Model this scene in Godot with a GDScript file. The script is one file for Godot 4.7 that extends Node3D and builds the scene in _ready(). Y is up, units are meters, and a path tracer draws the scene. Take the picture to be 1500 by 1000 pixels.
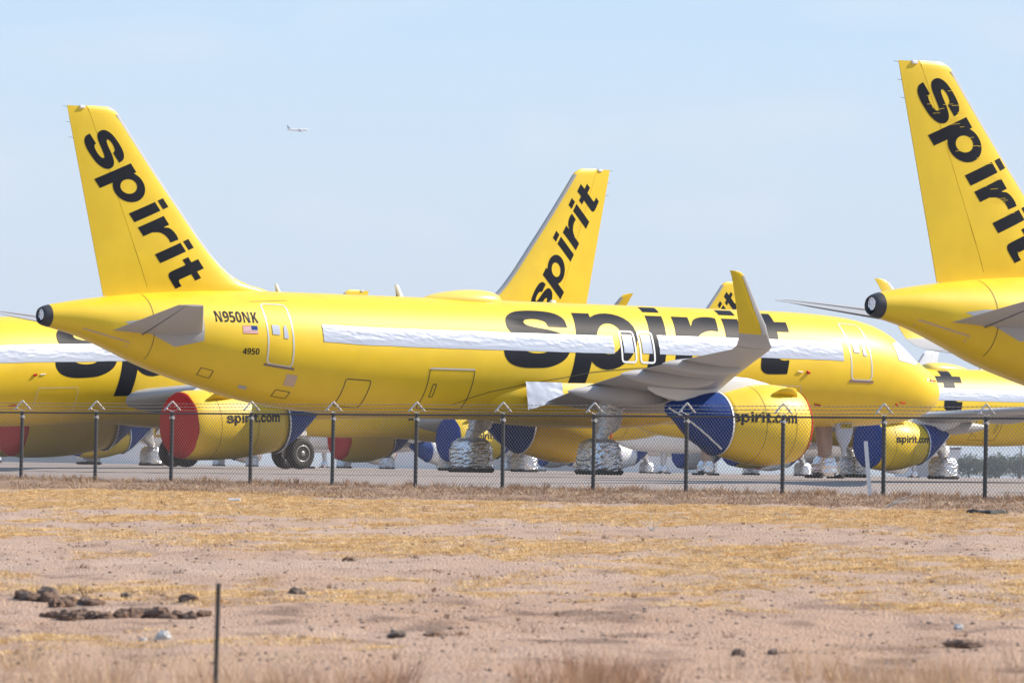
extends Node3D

# ---------------------------------------------------------------- helpers
var M := {}
var cache := {}
var used := {}
var tv := PackedVector3Array()
var tg := PackedInt32Array()
var rng := RandomNumberGenerator.new()
var wob := FastNoiseLite.new()
var fine := FastNoiseLite.new()

func _lin(r: float, g: float, b: float, a := 1.0) -> Color:
	var c := Color(r, g, b, a).linear_to_srgb()
	c.a = a
	return c

func numbered(called: String) -> String:
	var n: int = used.get(called, 0)
	used[called] = n + 1
	return called if n == 0 else "%s_%03d" % [called, n]

func noise_tex(freq: float, lo: Color, hi: Color, seed_n: int, size := 512, oct := 5, normal := false, bump := 4.0) -> NoiseTexture2D:
	var n := FastNoiseLite.new()
	n.seed = seed_n
	n.frequency = freq
	n.noise_type = FastNoiseLite.TYPE_SIMPLEX_SMOOTH
	n.fractal_octaves = oct
	var t := NoiseTexture2D.new()
	t.noise = n
	t.width = size
	t.height = size
	t.seamless = true
	t.generate_mipmaps = false
	if normal:
		t.as_normal_map = true
		t.bump_strength = bump
	else:
		var g := Gradient.new()
		g.set_color(0, lo)
		g.set_color(1, hi)
		g.set_offset(0, 0.2)
		g.set_offset(1, 0.8)
		t.color_ramp = g
	return t

func mat(key: String, col: Color, rough: float, metal := 0.0) -> StandardMaterial3D:
	var m := StandardMaterial3D.new()
	m.resource_name = key
	m.albedo_color = col
	m.roughness = rough
	m.metallic = metal
	M[key] = m
	return m

func begin() -> void:
	tv = PackedVector3Array()
	tg = PackedInt32Array()

func tri(a: Vector3, b: Vector3, c: Vector3, g := 0) -> void:
	tv.append(a); tv.append(b); tv.append(c)
	tg.append(g)

func quad(a: Vector3, b: Vector3, c: Vector3, d: Vector3, g := 0) -> void:
	tri(a, b, c, g)
	tri(a, c, d, g)

# front faces run clockwise: a closed shape is turned outwards by its signed volume
func commit(orient := true) -> ArrayMesh:
	var flip := false
	if orient:
		var o := Vector3.ZERO
		for v in tv: o += v
		o /= maxf(1.0, tv.size())
		var vol := 0.0
		for i in range(0, tv.size(), 3):
			vol += (tv[i] - o).dot((tv[i + 1] - o).cross(tv[i + 2] - o))
		flip = vol > 0.0
	var st := SurfaceTool.new()
	st.begin(Mesh.PRIMITIVE_TRIANGLES)
	for i in range(0, tv.size(), 3):
		if (tv[i + 1] - tv[i]).cross(tv[i + 2] - tv[i]).length_squared() < 1e-16: continue
		st.set_smooth_group(tg[i / 3])
		st.add_vertex(tv[i])
		if flip:
			st.add_vertex(tv[i + 2]); st.add_vertex(tv[i + 1])
		else:
			st.add_vertex(tv[i + 1]); st.add_vertex(tv[i + 2])
	st.generate_normals()
	st.index()
	return st.commit()

func loft(rings: Array, ring_closed := true, cap0 := true, cap1 := true, g := 0, crease := []) -> void:
	for i in rings.size() - 1:
		var a: PackedVector3Array = rings[i]
		var b: PackedVector3Array = rings[i + 1]
		var n := a.size()
		for j in (n if ring_closed else n - 1):
			var k := (j + 1) % n
			quad(a[j], a[k], b[k], b[j], g + 40 + j if crease.has(j) else g)
	if cap0: fan(rings[0], g + 1, true)
	if cap1: fan(rings[rings.size() - 1], g + 2, false)

func fan(ring: PackedVector3Array, g: int, rev: bool) -> void:
	var c := Vector3.ZERO
	for v in ring: c += v
	c /= ring.size()
	for j in ring.size():
		var k := (j + 1) % ring.size()
		if rev: tri(c, ring[k], ring[j], g)
		else: tri(c, ring[j], ring[k], g)

func ring_at(c: Vector3, u: Vector3, v: Vector3, n: int) -> PackedVector3Array:
	var r := PackedVector3Array()
	for j in n:
		var t := TAU * j / n
		r.append(c + u * cos(t) + v * sin(t))
	return r

func tube(pts: Array, rad, n := 8, g := 0) -> void:
	var rings := []
	for i in pts.size():
		var p: Vector3 = pts[i]
		var dir: Vector3 = ((pts[mini(i + 1, pts.size() - 1)] as Vector3) - (pts[maxi(i - 1, 0)] as Vector3)).normalized()
		var side := dir.cross(Vector3.UP if absf(dir.y) < 0.9 else Vector3.RIGHT).normalized()
		var up := side.cross(dir)
		var r: float = rad[i] if rad is Array else rad
		rings.append(ring_at(p, side * r, up * r, n))
	loft(rings, true, true, true, g)

func box(c: Vector3, s: Vector3, b := Basis(), bev := 0.0) -> void:
	var h := s * 0.5
	var e := minf(bev, minf(h.x, minf(h.y, h.z)) * 0.9)
	if e <= 0.0:
		var p := []
		for i in 8: p.append(c + b * Vector3(h.x * (1 if i & 1 else -1), h.y * (1 if i & 2 else -1), h.z * (1 if i & 4 else -1)))
		quad(p[0], p[1], p[3], p[2], 1); quad(p[5], p[4], p[6], p[7], 2)
		quad(p[4], p[0], p[2], p[6], 3); quad(p[1], p[5], p[7], p[3], 4)
		quad(p[2], p[3], p[7], p[6], 5); quad(p[4], p[5], p[1], p[0], 6)
		return
	var rings := []
	for lv in [[-h.y, e], [-h.y + e, 0.0], [h.y - e, 0.0], [h.y, e]]:
		var r := PackedVector3Array()
		var x: float = h.x - lv[1]
		var z: float = h.z - lv[1]
		for q in [[1, 1], [-1, 1], [-1, -1], [1, -1]]:
			var cx: float = x * q[0]
			var cz: float = z * q[1]
			if q[0] * q[1] > 0:
				r.append(c + b * Vector3(cx, lv[0], cz - e * q[1])); r.append(c + b * Vector3(cx - e * q[0], lv[0], cz))
			else:
				r.append(c + b * Vector3(cx - e * q[0], lv[0], cz)); r.append(c + b * Vector3(cx, lv[0], cz - e * q[1]))
		rings.append(r)
	for i in rings.size() - 1:
		for j in 8:
			quad(rings[i][j], rings[i][(j + 1) % 8], rings[i + 1][(j + 1) % 8], rings[i + 1][j], 10 + i * 8 + j)
	fan(rings[0], 7, true)
	fan(rings[3], 8, false)

func part(called: String, mesh: Mesh, m: Material, parent: Node) -> MeshInstance3D:
	var o := MeshInstance3D.new()
	o.name = called
	o.mesh = mesh
	o.material_override = m
	parent.add_child(o, true)
	return o

func group_part(called: String, parent: Node) -> Node3D:
	var o := Node3D.new()
	o.name = called
	parent.add_child(o, true)
	return o

func tag(o: Node, label: String, category: String, group := "") -> void:
	o.set_meta("label", label)
	o.set_meta("category", category)
	if group: o.set_meta("group", group)

func thing(called: String, label: String, category: String, at := Vector3.ZERO, group := "") -> Node3D:
	var o := Node3D.new()
	o.name = numbered(called)
	add_child(o)
	o.position = at
	tag(o, label, category, group)
	return o

func single(called: String, mesh: Mesh, m: Material, at: Vector3, label: String, category: String, group := "") -> MeshInstance3D:
	var o := part(numbered(called), mesh, m, self)
	o.position = at
	tag(o, label, category, group)
	return o

# ---------------------------------------------------------------- lettering
func bez(pts: Array) -> PackedVector2Array:
	# smooth closed outline through points; a point with a third entry keeps its corner
	var out := PackedVector2Array()
	var n := pts.size()
	for i in n:
		var p0: Array = pts[(i - 1 + n) % n]
		var p1: Array = pts[i]
		var p2: Array = pts[(i + 1) % n]
		var p3: Array = pts[(i + 2) % n]
		var a := Vector2(p1[0], p1[1])
		var d := Vector2(p2[0], p2[1])
		out.append(a)
		if p1.size() > 2 and p2.size() > 2: continue
		var t1 := (d - Vector2(p0[0], p0[1])) * 0.5 if p1.size() < 3 else d - a
		var t2 := (Vector2(p3[0], p3[1]) - a) * 0.5 if p2.size() < 3 else d - a
		for k in [0.25, 0.5, 0.75]:
			var t: float = k
			out.append(a.bezier_interpolate(a + t1 / 3.0, d - t2 / 3.0, d, t))
	return out

func ell(cx: float, cy: float, rx: float, ry: float, n := 28) -> PackedVector2Array:
	var p := PackedVector2Array()
	for i in n: p.append(Vector2(cx + rx * cos(TAU * i / n), cy + ry * sin(TAU * i / n)))
	return p

func rect2(x0: float, y0: float, x1: float, y1: float) -> PackedVector2Array:
	return PackedVector2Array([Vector2(x0, y0), Vector2(x1, y0), Vector2(x1, y1), Vector2(x0, y1)])

func union(polys: Array) -> Array:
	var acc := [polys[0]]
	for i in range(1, polys.size()):
		var cur: PackedVector2Array = polys[i]
		var rest := []
		for a in acc:
			var m := Geometry2D.merge_polygons(a, cur)
			if m.size() == 1: cur = m[0]
			else: rest.append(a)
		rest.append(cur)
		acc = rest
	return acc

# [solids, holes, advance]
func glyph(ch: String) -> Array:
	match ch:
		"s": return [[bez([[1.24, .66, 1], [1.19, .85], [1.0, .98], [.66, 1.02], [.3, .98], [.1, .86], [.05, .71], [.1, .57], [.27, .47], [.55, .415], [.8, .37], [.9, .31], [.87, .25], [.78, .215], [.64, .205], [.5, .22], [.41, .26], [.37, .34, 1], [.0, .34, 1], [.03, .17], [.17, .04], [.4, -.02], [.66, -.025], [.96, .0], [1.2, .11], [1.29, .27], [1.26, .42], [1.13, .53], [.9, .6], [.6, .645], [.45, .685], [.4, .735], [.44, .785], [.56, .81], [.7, .8], [.82, .755], [.87, .66, 1]])], [], 1.40]
		"p": return [union([rect2(0, -.37, .34, 1.0), ell(.68, .5, .53, .52)]), [ell(.66, .5, .25, .275)], 1.46]
		"i": return [[rect2(0, 0, .335, 1), rect2(.0, 1.11, .335, 1.33)], [], .53]
		"r": return [union([rect2(0, 0, .335, 1), bez([[.2, .4, 1], [.2, .75, 1], [.335, .78], [.42, .92], [.56, 1.0], [.75, 1.025], [.9, 1.0, 1], [.88, .69, 1], [.74, .7], [.6, .67], [.48, .6], [.4, .5], [.335, .36]])]), [], 1.02]
		"t": return [union([rect2(.197, .3, .553, 1.235), rect2(0, .73, .8, .96), bez([[.197, .5, 1], [.197, .25], [.22, .08], [.33, .0], [.5, -.01], [.78, .0, 1], [.78, .225, 1], [.64, .22], [.56, .26], [.553, .38], [.553, .5, 1]])]), [], .93]
		".": return [[rect2(.02, 0, .34, .3)], [], .46]
		"c": return [[ell(.52, .5, .52, .52)], [ell(.54, .5, .25, .275), PackedVector2Array([Vector2(.55, .5), Vector2(1.3, .26), Vector2(1.3, .74)])], 1.06]
		"o": return [[ell(.53, .5, .53, .52)], [ell(.53, .5, .25, .275)], 1.14]
		"m": return [union([rect2(0, 0, .32, 1), rect2(.62, 0, .94, .8), rect2(1.24, 0, 1.56, .8), bez([[.2, .62, 1], [.32, .86], [.5, 1.0], [.72, 1.01], [.92, .92], [1.1, 1.01], [1.3, 1.01], [1.48, .92], [1.56, .72], [1.56, .6, 1], [1.24, .6, 1], [1.2, .72], [1.06, .74], [.94, .62], [.94, .6, 1], [.62, .6, 1], [.58, .72], [.45, .74], [.32, .6]])]), [], 1.7]
	return [[], [], .5]

func word_polys(word: String) -> Array:
	var out := []
	var x := 0.0
	for ch in word:
		var g := glyph(ch)
		var solids := []
		var holes := []
		for p in g[0]: solids.append(shifted(p, x))
		for p in g[1]: holes.append(shifted(p, x))
		out.append([solids, holes])
		x += g[2]
	return out

func shifted(p: PackedVector2Array, dx: float) -> PackedVector2Array:
	var r := PackedVector2Array()
	for v in p: r.append(v + Vector2(dx, 0))
	return r

# cuts flat outlines into a fine grid and lays the pieces on a curved surface
func lay(polys: Array, da: float, db: float, f: Callable) -> void:
	for entry in polys:
		for s in entry[0]:
			var solid: PackedVector2Array = s
			var lo := Vector2(1e9, 1e9)
			var hi := -lo
			for v in solid:
				lo = lo.min(v); hi = hi.max(v)
			var y: float = floor(lo.y / db) * db
			while y < hi.y:
				var row := Geometry2D.intersect_polygons(solid, rect2(lo.x - 1, y, hi.x + 1, y + db))
				for rp in row:
					var x: float = floor(lo.x / da) * da
					while x < hi.x:
						var pieces := Geometry2D.intersect_polygons(rp, rect2(x, y - 1, x + da, y + db + 1))
						for h in entry[1]:
							var next := []
							for p in pieces:
								for q in Geometry2D.clip_polygons(p, h): next.append(q)
							pieces.assign(next)
						for p in pieces:
							var ids := Geometry2D.triangulate_polygon(p)
							for k in range(0, ids.size(), 3):
								tri(f.call(p[ids[k]].x, p[ids[k]].y), f.call(p[ids[k + 1]].x, p[ids[k + 1]].y), f.call(p[ids[k + 2]].x, p[ids[k + 2]].y))
						x += da
				y += db

# a painted or metal line of given width along points of a surface map
func ribbon(pts: Array, w: float, f: Callable, closed := true, step := 0.2) -> void:
	var q := []
	var n := pts.size()
	for i in (n if closed else n - 1):
		var a: Vector2 = pts[i]
		var b: Vector2 = pts[(i + 1) % n]
		var k := maxi(1, int(ceil(a.distance_to(b) / step)))
		for j in k: q.append(a.lerp(b, float(j) / k))
	if not closed: q.append(pts[n - 1])
	var L := []
	var R := []
	var c := q.size()
	for i in c:
		var p: Vector2 = q[i]
		var d0: Vector2 = (p - (q[(i - 1 + c) % c] as Vector2)) if closed or i > 0 else ((q[i + 1] as Vector2) - p)
		var d1: Vector2 = ((q[(i + 1) % c] as Vector2) - p) if closed or i < c - 1 else d0
		var nn := (d0.normalized() + d1.normalized()).normalized().orthogonal() * w * 0.5
		L.append(p + nn); R.append(p - nn)
	for i in (c if closed else c - 1):
		var j := (i + 1) % c
		quad(f.call(L[i].x, L[i].y), f.call(L[j].x, L[j].y), f.call(R[j].x, R[j].y), f.call(R[i].x, R[i].y))

func rounded(x0: float, y0: float, x1: float, y1: float, r: float) -> Array:
	var p := []
	for c in [[x1 - r, y1 - r, 0], [x0 + r, y1 - r, 1], [x0 + r, y0 + r, 2], [x1 - r, y0 + r, 3]]:
		for k in 4:
			var t: float = (c[2] + k / 3.0) * PI / 2
			p.append(Vector2(c[0] + r * cos(t), c[1] + r * sin(t)))
	return p

# ---------------------------------------------------------------- the airliner's shape
# x metres aft of the nose, y metres to starboard, z metres above the wheels
func P(x: float, y: float, z: float) -> Vector3:
	return Vector3(y, z, x - 17.71)

const FUS := [[0.0, 3.20, 3.14, .03], [.05, 3.40, 2.93, .25], [.2, 3.63, 2.70, .50], [.5, 3.90, 2.46, .80], [1.0, 4.20, 2.25, 1.13], [1.6, 4.52, 2.10, 1.40], [2.2, 4.97, 2.01, 1.58], [2.8, 5.34, 1.95, 1.72], [3.5, 5.60, 1.90, 1.83], [4.5, 5.78, 1.86, 1.92], [6.0, 5.88, 1.82, 1.965], [7.5, 5.92, 1.80, 1.975], [15.0, 5.92, 1.80, 1.975], [24.0, 5.92, 1.80, 1.975], [26.0, 5.92, 1.85, 1.97], [27.4, 5.92, 1.94, 1.95], [28.8, 5.92, 2.07, 1.90], [30.1, 5.91, 2.29, 1.82], [31.4, 5.87, 2.60, 1.68], [33.6, 5.73, 3.21, 1.33], [35.1, 5.57, 3.79, .98], [36.4, 5.39, 4.25, .66], [37.42, 5.21, 4.49, .37], [37.75, 5.12, 4.56, .29]]
var fus_table := []

func pchip(tab: Array, col: int, x: float) -> float:
	var n := tab.size()
	if x <= tab[0][0]: return tab[0][col]
	if x >= tab[n - 1][0]: return tab[n - 1][col]
	var i := 0
	while tab[i + 1][0] < x: i += 1
	var h: float = tab[i + 1][0] - tab[i][0]
	var s := func(k: int) -> float: return (tab[k + 1][col] - tab[k][col]) / (tab[k + 1][0] - tab[k][0])
	var slope := func(k: int) -> float:
		if k == 0: return s.call(0)
		if k == n - 1: return s.call(n - 2)
		var a: float = s.call(k - 1)
		var b: float = s.call(k)
		return 0.0 if a * b <= 0 else 2.0 * a * b / (a + b)
	var t: float = (x - tab[i][0]) / h
	var m0: float = slope.call(i) * h
	var m1: float = slope.call(i + 1) * h
	var y0: float = tab[i][col]
	var y1: float = tab[i + 1][col]
	return (2 * t * t * t - 3 * t * t + 1) * y0 + (t * t * t - 2 * t * t + t) * m0 + (3 * t * t - 2 * t * t * t) * y1 + (t * t * t - t * t) * m1

# centre height, half height, half width
func sec(x: float) -> Vector3:
	var i := clampf(x / 0.1, 0.0, fus_table.size() - 1.001)
	var k := int(i)
	return (fus_table[k] as Vector3).lerp(fus_table[k + 1], i - k)

func fus_at(x: float, al: float, side: float, off := 0.0) -> Vector3:
	var s := sec(x)
	var n := Vector2(cos(al) / s.z, sin(al) / s.y).normalized()
	return P(x, side * (s.z * cos(al) + n.x * off), s.x + s.y * sin(al) + n.y * off)

# a point of the skin at a given height
func fus_z(x: float, z: float, side: float, off := 0.0) -> Vector3:
	var s := sec(x)
	return fus_at(x, asin(clampf((z - s.x) / s.y, -1, 1)), side, off)

func fin_le(z: float) -> float:
	return pchip([[5.2, 28.2], [5.93, 28.97], [6.11, 29.78], [6.4, 30.45], [7.07, 31.25], [8.46, 32.45], [10.51, 34.13], [11.3, 34.74], [11.6, 35.0], [11.76, 35.35]], 1, z)

func fin_te(z: float) -> float:
	return lerpf(35.35, 36.84, (z - 5.59) / 6.12)

func fin_hinge(z: float) -> float:
	return lerpf(33.75, 36.1, (z - 5.89) / 5.82)

func foil_t(u: float) -> float:
	u = clampf(u, 0, 1)
	return 5.0 * (.2969 * sqrt(u) - .126 * u - .3516 * u * u + .2843 * u * u * u - .1015 * u * u * u * u)

func fin_y(x: float, z: float) -> float:
	var a := fin_le(z)
	var c := fin_te(z) - a
	return 0.105 * minf(c, 4.6) * foil_t((x - a) / c) + 0.012

func foil_ring(le: Vector3, te: Vector3, thick: float, n := 14, camber := 0.0) -> PackedVector3Array:
	# ring of an aerofoil between leading and trailing edge; up is the y axis unless the chord is given another lift axis
	var r := PackedVector3Array()
	for i in range(n, -1, -1):
		var u := 0.5 * (1 - cos(PI * i / n))
		r.append(le.lerp(te, u) + Vector3.UP * (thick * foil_t(u) * 0.9 + camber * sin(PI * u)))
	for i in range(1, n):
		var u := 0.5 * (1 - cos(PI * i / n))
		r.append(le.lerp(te, u) - Vector3.UP * (thick * foil_t(u) * 1.1 - camber * sin(PI * u)))
	r.append(te - Vector3.UP * 0.012)
	return r

func cm(key: String, f: Callable) -> ArrayMesh:
	if not cache.has(key):
		begin()
		f.call()
		cache[key] = commit(not key.begins_with("sheet"))
	return cache[key]

func fuselage_mesh() -> void:
	var xs := [0.0, .02, .05, .1, .16, .24, .34, .46, .6, .78, 1.0, 1.25, 1.5, 1.75, 2.0, 2.25, 2.5, 2.75, 3.0, 3.3, 3.6, 4.0, 4.5, 5, 5.5, 6, 6.7, 7.5]
	var x := 9.0
	while x < 24.0:
		xs.append(x); x += 1.5
	x = 24.0
	while x < 37.4:
		xs.append(x); x += 0.4
	xs.append(37.42)
	var rings := []
	for q in xs:
		var s := sec(q)
		rings.append(ring_at(P(q, 0, s.x), Vector3(s.z, 0, 0), Vector3(0, s.y, 0), 72))
	loft(rings, true, true, true)

func apu_mesh() -> void:
	var rings := []
	for q in [[37.42, 1.0], [37.52, 1.0], [37.62, .98], [37.7, .9], [37.71, .82], [37.5, .75]]:
		var s := sec(q[0])
		rings.append(ring_at(P(q[0], 0, s.x), Vector3(s.z * q[1] + .004, 0, 0), Vector3(0, s.y * q[1] + .004, 0), 36))
	loft(rings, true, false, true)

func belly_mesh() -> void:
	var rings := []
	for i in 33:
		var t := i / 32.0
		var x := lerpf(9.2, 23.4, t)
		var k := sin(PI * clampf(t, .001, .999))
		k = k * k * (3 - 2 * k)
		var r := PackedVector3Array()
		for j in 48:
			var a := TAU * j / 48
			r.append(P(x, lerpf(.8, 2.04, k) * cos(a), lerpf(2.9, 2.55, k) + sin(a) * (lerpf(.8, 1.35, k) if sin(a) > 0 else lerpf(.5, .95, k))))
		rings.append(r)
	loft(rings)

func fin_mesh(rudder: bool) -> void:
	var rings := []
	var zs := [5.35, 5.6, 5.75, 5.9, 6.0, 6.1, 6.25, 6.4, 6.7, 7.0, 7.5, 8.2, 9.0, 9.8, 10.5, 11.0, 11.3, 11.5, 11.62, 11.7, 11.74]
	if rudder: zs = [5.56, 5.9, 6.5, 7.5, 9.0, 10.5, 11.3, 11.71]
	for z in zs:
		var h := fin_hinge(z)
		var a := h + 0.015 if rudder else fin_le(z)
		var b := fin_te(z) if rudder else h
		if rudder and z < 5.8: a = 34.35
		if not rudder and z < 5.8: b = 34.34
		var r := PackedVector3Array()
		var n := 5 if rudder else 14
		var squeeze := 1.0 if z < 11.5 else (0.8 if z < 11.65 else (.5 if z < 11.72 else .2))
		if rudder: squeeze = 1.0 if z < 11.6 else .6
		for i in range(n, -1, -1):
			var u := float(i) / n if rudder else pow(float(i) / n, 2.0)
			var xx := lerpf(a, b, u)
			r.append(P(xx, fin_y(xx, z) * squeeze, z))
		for i in range(0 if rudder else 1, n + 1):
			var u := float(i) / n if rudder else pow(float(i) / n, 2.0)
			var xx := lerpf(a, b, u)
			r.append(P(xx, -fin_y(xx, z) * squeeze, z))
		rings.append(r)
	loft(rings, true, true, true, 0, [5, 11] if rudder else [28])

func fin_edge_mesh() -> void:
	var rings := []
	for z in [6.3, 6.6, 7.0, 7.6, 8.4, 9.2, 10.0, 10.8, 11.3, 11.5]:
		var a := fin_le(z)
		var r := PackedVector3Array()
		for i in range(-5, 6):
			var xx := a + .15 * pow(absf(i) / 5.0, 2.0)
			r.append(P(xx - (.003 if i == 0 else 0.0), signf(i) * (fin_y(xx, z) + .003), z))
		rings.append(r)
	loft(rings, false, false, false)

func stab_mesh(side: float, back: bool) -> void:
	var rings := []
	for k in 7:
		var t := k / 6.0
		var y := lerpf(.3, 6.2, t)
		var le := lerpf(31.65, 35.35, t)
		var te := lerpf(35.35, 36.28, t)
		var z := lerpf(4.36, 5.14, t)
		var th := (te - le) * .1
		if t > .98: th *= .6
		var hinge := lerpf(le, te, .7)
		if back:
			var r := foil_ring(P(le, side * y, z), P(te, side * y, z), th, 12)
			rings.append(clip_ring(r, hinge + .01, 99.0))
		else:
			var r := foil_ring(P(le, side * y, z), P(te, side * y, z), th, 12)
			rings.append(clip_ring(r, -99.0, hinge))
	loft(rings, true, true, true, 0, [24])

func clip_ring(r: PackedVector3Array, lo: float, hi: float) -> PackedVector3Array:
	var o := PackedVector3Array()
	for v in r:
		var w := v
		w.z = clampf(v.z, lo - 17.71, hi - 17.71)
		o.append(w)
	# keep heights inside the section at the cut
	return o

# station: y, leading edge x, trailing edge x, z of leading edge, z of trailing edge, thickness
const WING := [[.6, 11.2, 18.95, 2.75, 2.2, 1.05], [1.98, 11.9, 18.95, 2.85, 2.42, .98], [4.0, 12.98, 18.97, 3.05, 2.9, .78], [6.4, 14.45, 19.05, 3.28, 3.32, .56], [9.0, 16.0, 19.8, 3.52, 3.55, .44], [12.5, 18.1, 20.65, 3.82, 3.83, .31], [15.6, 19.95, 21.45, 4.07, 4.05, .2], [16.3, 20.4, 21.85, 4.16, 4.13, .17]]

func wing_mesh(side: float) -> void:
	var rings := []
	for i in WING.size() - 1:
		var a: Array = WING[i]
		var b: Array = WING[i + 1]
		for k in (3 if i < WING.size() - 2 else 1):
			var t := k / 3.0
			rings.append(wing_ring(a, b, t, side))
	rings.append(wing_ring(WING[WING.size() - 2], WING[WING.size() - 1], 1.0, side))
	loft(rings, true, true, true, 0, [27, 28])

func wing_ring(a: Array, b: Array, t: float, side: float) -> PackedVector3Array:
	var v := []
	for j in 6: v.append(lerpf(a[j], b[j], t))
	return foil_ring(P(v[1], side * v[0], v[3]), P(v[2], side * v[0], v[4]), v[5], 14)

# y, z, leading, trailing, thickness, lean of the section (0 flat, 1 upright)
const WINGLET := [[16.31, 4.15, 20.4, 21.85, .17, 0.0], [16.7, 4.2, 20.75, 22.1, .155, .14], [17.0, 4.32, 21.05, 22.3, .14, .36], [17.22, 4.52, 21.3, 22.45, .13, .6], [17.36, 4.8, 21.5, 22.58, .12, .8], [17.5, 5.3, 21.92, 22.78, .1, .88], [17.68, 5.95, 22.42, 23.05, .08, .9], [17.78, 6.3, 22.7, 23.22, .07, .9], [17.8, 6.4, 22.85, 23.28, .05, .9], [17.81, 6.44, 23.05, 23.32, .03, .9]]

func winglet_mesh(side: float, i0: int, i1: int, edge: bool) -> void:
	var rings := []
	for s in WINGLET.slice(i0, i1):
		var ang: float = s[5] * PI / 2
		var up := Vector3(-side * sin(ang), cos(ang), 0)
		var le := P(s[2] - (.006 if edge else 0.0), side * s[0], s[1])
		var te := P(s[3], side * s[0], s[1])
		var r := PackedVector3Array()
		var n := 12
		var last := 4 if edge else n
		var more: float = .005 if edge else 0.0
		for i in range(last, -1, -1):
			var u := 0.5 * (1 - cos(PI * i / n))
			r.append(le.lerp(te, u) + up * (s[4] * foil_t(u) + more))
		for i in range(1, last + 1):
			var u := 0.5 * (1 - cos(PI * i / n))
			r.append(le.lerp(te, u) - up * (s[4] * foil_t(u) + more))
		rings.append(r)
	loft(rings, not edge, not edge, not edge)

func canoe_mesh(side: float, y: float, x0: float, x1: float, z0: float, z1: float, w: float, h: float) -> void:
	var rings := []
	for i in 17:
		var t := i / 16.0
		var k := pow(sin(PI * clampf(pow(t, .8), .004, .996)), .6)
		rings.append(ring_at(P(lerpf(x0, x1, t), side * y, lerpf(z0, z1, t)), Vector3(w * k, 0, 0), Vector3(0, h * k, 0), 16))
	loft(rings)

const NAC_NEO := [[11.20, 1.17], [11.24, 1.22], [11.35, 1.27], [11.6, 1.33], [11.95, 1.375], [12.4, 1.40], [12.9, 1.385], [13.4, 1.31], [13.9, 1.19], [14.3, 1.09], [14.68, 1.0]]
const NAC_OLD := [[11.30, 1.12], [11.34, 1.18], [11.45, 1.23], [11.7, 1.28], [12.2, 1.31], [13.0, 1.32], [13.8, 1.29], [14.6, 1.21], [15.2, 1.13], [15.8, 1.04]]

func nac(old: bool) -> Array:
	return NAC_OLD if old else NAC_NEO

func nac_r(old: bool, x: float) -> float:
	return pchip(nac(old), 1, x)

func nac_mesh(old: bool, side: float) -> void:
	var t := nac(old)
	var x0: float = t[0][0]
	var x1: float = t[t.size() - 1][0]
	var rings := []
	for q in [[.45, .88], [.2, .93], [.06, 1.02]]:
		rings.append(ring_at(P(x0 + q[0], side * 5.75, 1.79), Vector3(q[1], 0, 0), Vector3(0, q[1], 0), 48))
	for q in t: rings.append(ring_at(P(q[0], side * 5.75, 1.79), Vector3(q[1], 0, 0), Vector3(0, q[1], 0), 48))
	rings.append(ring_at(P(x1 - .01, side * 5.75, 1.79), Vector3(.96, 0, 0), Vector3(0, .96, 0), 48))
	rings.append(ring_at(P(x1 - .4, side * 5.75, 1.79), Vector3(.9, 0, 0), Vector3(0, .9, 0), 48))
	loft(rings)

func nac_at(old: bool, x: float, al: float, side: float, off := 0.0) -> Vector3:
	var r := nac_r(old, x) + off
	return P(x, side * (5.75 + r * cos(al)), 1.79 + r * sin(al))

func inlet_cover_mesh(old: bool, side: float) -> void:
	var t := nac(old)
	var x0: float = t[0][0]
	var rings := []
	for q in [[-.10, .12], [-.10, .5], [-.085, .9], [-.06, 1.1]]:
		var rr := ring_at(P(x0 + q[0], side * 5.75, 1.79), Vector3(q[1], 0, 0), Vector3(0, q[1], 0), 48)
		rings.append(rr)
	for dx in [.0, .04, .08, .12]:
		var r := nac_r(old, x0 + dx) + .018
		var rr := ring_at(P(x0 + dx, side * 5.75, 1.79), Vector3(r, 0, 0), Vector3(0, r, 0), 48)
		for j in rr.size():
			rr[j] += Vector3(0, 0, 1) * (.02 * sin(j * 5.1) * dx / .12)
		rings.append(rr)
	loft(rings, true, true, false)

func exhaust_cover_mesh(old: bool, side: float) -> void:
	var t := nac(old)
	var x1: float = t[t.size() - 1][0]
	var r0: float = t[t.size() - 1][1]
	var tip := P(x1 + 1.95, side * 5.75, 2.28)
	var rings := []
	for k in 11:
		var s := k / 10.0
		var c := P(x1 - .12, side * 5.75, 1.79).lerp(tip, s)
		var w := lerpf(r0 + .085, .07, pow(s, 1.15))
		var h := lerpf(r0 + .085, .16, pow(s, 1.25))
		var r := ring_at(c, Vector3(w, 0, 0), Vector3(0, h, 0), 40)
		for j in r.size():
			var d := wob.get_noise_3d(r[j].x * 3 + side * 9, r[j].y * 3, r[j].z * 2) * .09 * sin(PI * s)
			r[j] += (r[j] - c).normalized() * d
		rings.append(r)
	loft(rings)

func exhaust_at(old: bool, side: float, s: float, ang: float, off: float) -> Vector3:
	var t := nac(old)
	var x1: float = t[t.size() - 1][0]
	var r0: float = t[t.size() - 1][1]
	var c := P(x1 - .12, side * 5.75, 1.79).lerp(P(x1 + 1.95, side * 5.75, 2.28), s)
	var w := lerpf(r0 + .085, .07, pow(s, 1.15))
	var h := lerpf(r0 + .085, .16, pow(s, 1.25))
	var v := Vector3(side * w * cos(ang), h * sin(ang), 0)
	return c + v + v.normalized() * off

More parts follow.
